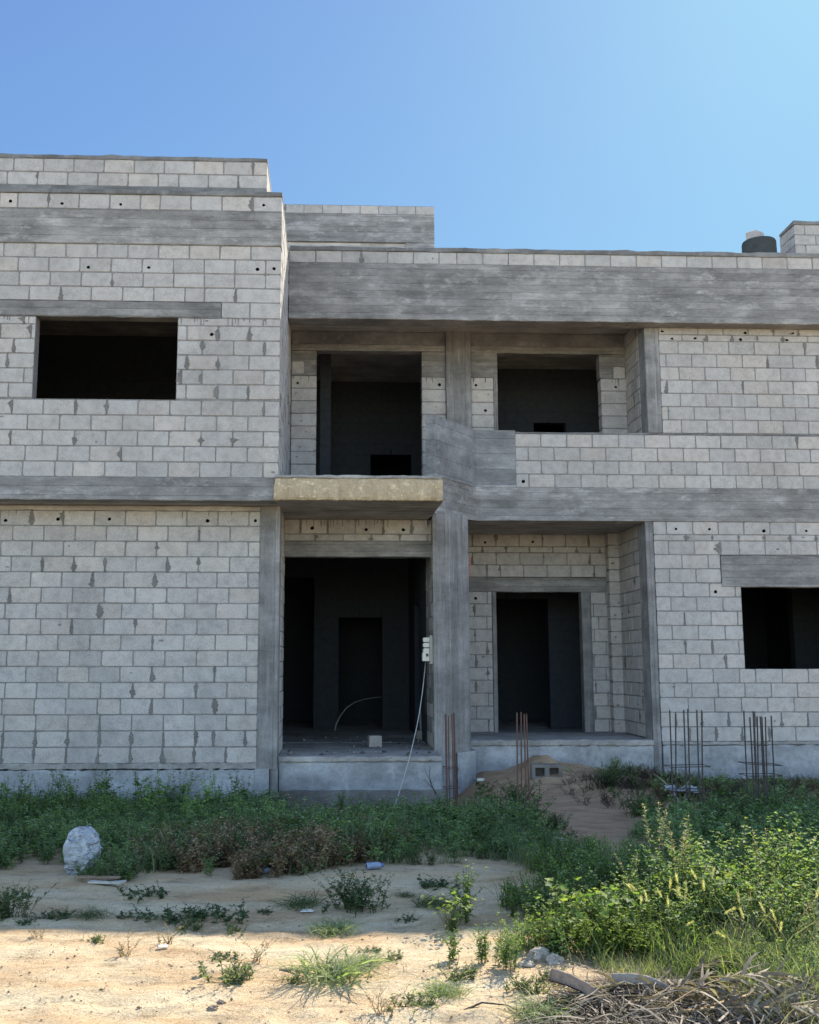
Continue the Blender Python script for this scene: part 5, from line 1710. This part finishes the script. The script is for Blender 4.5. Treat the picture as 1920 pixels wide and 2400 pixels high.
fr0, fr1 = make_frond(1), make_frond(2)
FR = [(1520, 2385, 2.75, .7, 0), (1500, 2395, .25, .85, 1), (1640, 2372, 2.9, .8, 0), (1640, 2395, .1, 1.0, 1), (1700, 2402, -.35, .9, 0),
      (1440, 2405, .5, .7, 1), (1530, 2412, .05, 1.05, 0), (1600, 2350, .55, .7, 1), (1530, 2370, 2.3, .6, 0), (1730, 2380, -.9, .8, 1), (1580, 2402, -.2, .9, 0)]
LAB = ['leftmost dry frond of the heap', 'dry frond in the middle of the heap fanning right', 'upper dry frond of the heap pointing left', 'pale dry frond low on the right of the heap', 'dry frond at the right tail of the heap',
       'dry frond at the bottom left of the heap', 'bleached dry frond at the bottom edge of the heap', 'dry frond reaching into the grass above the heap', 'short dry frond across the upper left of the heap', 'dry frond sticking down out of the grass right of the heap', 'pale fanned frond in front of the grey board']
for k, (px, py, rz, s, w_) in enumerate(FR):
    if k == 0: o = fr0
    elif k == 1: o = fr1
    else: o = copy_tree((fr0, fr1)[w_])
    p = gr(px, py)
    o.location = (p.x, p.y, g1(p.x, p.y) + .03 + .015 * (k % 4)); o.rotation_euler = (rnd.uniform(-.7, .7), rnd.uniform(-.14, .10), rz); o.scale = (s, s, s)
    tag(o, LAB[k] + ' of straw coloured leaflets' if k % 2 else LAB[k], 'palm frond', 'dry palm fronds heaped in the right foreground')
spots = []
def tangle(seed, n=46):
    r = np.random.default_rng(seed); v = Veg()
    for _ in range(n):
        a = r.uniform(0, 6.28); L = r.uniform(.08, .34); cu = r.normal(0, .9)
        q = np.linspace(-.5, .5, 6)
        an = a + cu * q
        d = np.stack([np.cos(an), np.sin(an), np.full(6, r.normal(0, .22)) + q * r.normal(0, .5)], 1) * (L / 5)
        p = np.array([r.normal(0, .11), r.normal(0, .11), abs(r.normal(0, .055)) + .012]) + np.cumsum(d, 0) - d.sum(0) / 2
        p[:, 2] = np.maximum(p[:, 2], .006)
        c = np.asarray(HEAP[r.integers(4)]) * r.uniform(.55, 1.25)
        if r.random() < .6: v.blade(p, r.uniform(.002, .0065), unit(np.array([-math.sin(a), math.cos(a), r.normal(0, .5)])), c, c * 1.1)
        else: v.stem(p, r.uniform(.0015, .004), .0012, c * .8)
    return v.get()


S_pool = [tangle(620 + i) for i in range(6)]
spots = []
for _ in range(100):
    p = gr(pr_.gauss(1530, 100), pr_.gauss(2382, 26)); spots.append((p.x, p.y, pr_.uniform(.7, 1.1), pr_.uniform(.4, .9)))
for _ in range(30):
    p = gr(pr_.uniform(1560, 1930), pr_.gauss(2400, 18)); spots.append((p.x, p.y, pr_.uniform(.7, 1.1), pr_.uniform(.6, 1.1)))
stuff('dry_straw', S_pool, spots, 'dry', 'tangled bleached straw under the dry palm fronds', 'straw')


def husk(px, py, rz, L, w, label, m, tilt=0.0):
    """curved frond sheath / broken board"""
    p = gr(px, py); mb = MB(); n, k = 10, 7
    vs, fs = [], []
    for lay in (0, 1):
        for i in range(n + 1):
            for j in range(k):
                u = i / n; a = (j / (k - 1) - .5) * 2
                ww = w * (1 - .45 * u) * (1 + .08 * mnoise.noise(Vector((u * 5, a, px))))
                vs.append(((u - .5) * L, a * ww, .05 * (1 - a * a) * (1 - .4 * u) + .04 * math.sin(u * 2.6) - lay * .008 + .006 * mnoise.noise(Vector((u * 9, a * 3, py)))))
    m0 = (n + 1) * k
    for lay in (0, 1):
        for i in range(n):
            for j in range(k - 1):
                b = lay * m0 + i * k + j; fs.append((b, b + k, b + k + 1, b + 1))
    for i in range(n):
        for j in (0, k - 1): fs.append((i * k + j, (i + 1) * k + j, m0 + (i + 1) * k + j, m0 + i * k + j))
    for j in range(k - 1):
        for i in (0, n): fs.append((i * k + j, i * k + j + 1, m0 + i * k + j + 1, m0 + i * k + j))
    mb.add(vs, fs)
    o = mb.build('frond_sheath', M[m], smooth=True); o.location = (p.x, p.y, g1(p.x, p.y) + .06); o.rotation_euler = (R(20), tilt, rz)
    return tag(o, label, 'frond sheath')


husk(1365, 2360, -.75, .34, .030, 'brown curled frond sheath at the left end of the heap', 'wood', .3)
husk(1500, 2350, -.25, .26, .028, 'grey weathered frond sheath in the middle of the heap', 'bark', .15)

# ================================================================== LIGHT, SKY, CAMERA
AZ, EL = 30.0, 38.3
sd = Vector((math.cos(R(EL)) * math.sin(R(AZ)), math.cos(R(EL)) * math.cos(R(AZ)), math.sin(R(EL))))
sun = bpy.data.lights.new('sun', 'SUN'); sun.energy = 2.7; sun.angle = R(.53); sun.color = (1.0, .91, .76)
so = bpy.data.objects.new('sun', sun); so.rotation_euler = (-sd).to_track_quat('-Z', 'Y').to_euler(); COL.objects.link(so)
so.location = (20, 40, 40)

w = bpy.data.worlds.new('World'); scene.world = w; w.use_nodes = True
nt = w.node_tree
sky = nt.nodes.new('ShaderNodeTexSky'); sky.sky_type = 'NISHITA'; sky.sun_disc = False
sky.sun_elevation = R(EL); sky.sun_rotation = R(AZ)
sky.air_density = 1.0; sky.dust_density = .35; sky.ozone_density = 2.0; sky.altitude = 50
bg = nt.nodes['Background']; bg.inputs['Strength'].default_value = .13
def vm(op, a_, b_):
    n_ = nt.nodes.new('ShaderNodeVectorMath'); n_.operation = op
    for k_, v_ in enumerate((a_, b_)):
        if isinstance(v_, tuple): n_.inputs[k_].default_value = v_
        else: nt.links.new(v_, n_.inputs[k_])
    return n_.outputs[0]


# the side of the sky towards the sun is held back so that it keeps its blue
held = vm('DIVIDE', vm('MULTIPLY', sky.outputs[0], (1.27, 3.03, 2.60)), vm('ADD', sky.outputs[0], (4.19, 8.68, 3.65)))
open_sky = vm('MULTIPLY', sky.outputs[0], (1.03, .98, .92))
tc = nt.nodes.new('ShaderNodeTexCoord'); sx = nt.nodes.new('ShaderNodeSeparateXYZ'); nt.links.new(tc.outputs['Generated'], sx.inputs[0])
mr = nt.nodes.new('ShaderNodeMapRange'); mr.interpolation_type = 'SMOOTHSTEP'
mr.inputs['From Min'].default_value = -.05; mr.inputs['From Max'].default_value = .5
nt.links.new(sx.outputs['Y'], mr.inputs['Value'])
mxn = nt.nodes.new('ShaderNodeMix'); mxn.data_type = 'RGBA'
nt.links.new(mr.outputs['Result'], mxn.inputs[0]); nt.links.new(open_sky, mxn.inputs[6]); nt.links.new(held, mxn.inputs[7])
nt.links.new(mxn.outputs[2], bg.inputs['Color'])

cam = bpy.data.cameras.new('camera'); co = bpy.data.objects.new('camera', cam); COL.objects.link(co)
co.location = (0, 0, CAMZ)
co.rotation_euler = (R(90) + PITCH, 0, -YAW)
cam.sensor_fit = 'HORIZONTAL'; cam.sensor_width = 36; cam.lens = 36 * F / 1920
cam.shift_x = (960 - PX) / 1920; cam.shift_y = 0
cam.clip_end = 2000; cam.clip_start = .05
scene.camera = co
scene.view_settings.view_transform = 'Standard'; scene.view_settings.look = 'None'
scene.view_settings.exposure = 1.98; scene.view_settings.gamma = 1
scene.cycles.use_denoising = True
scene.cycles.max_bounces = 6; scene.cycles.diffuse_bounces = 4; scene.cycles.transparent_max_bounces = 4
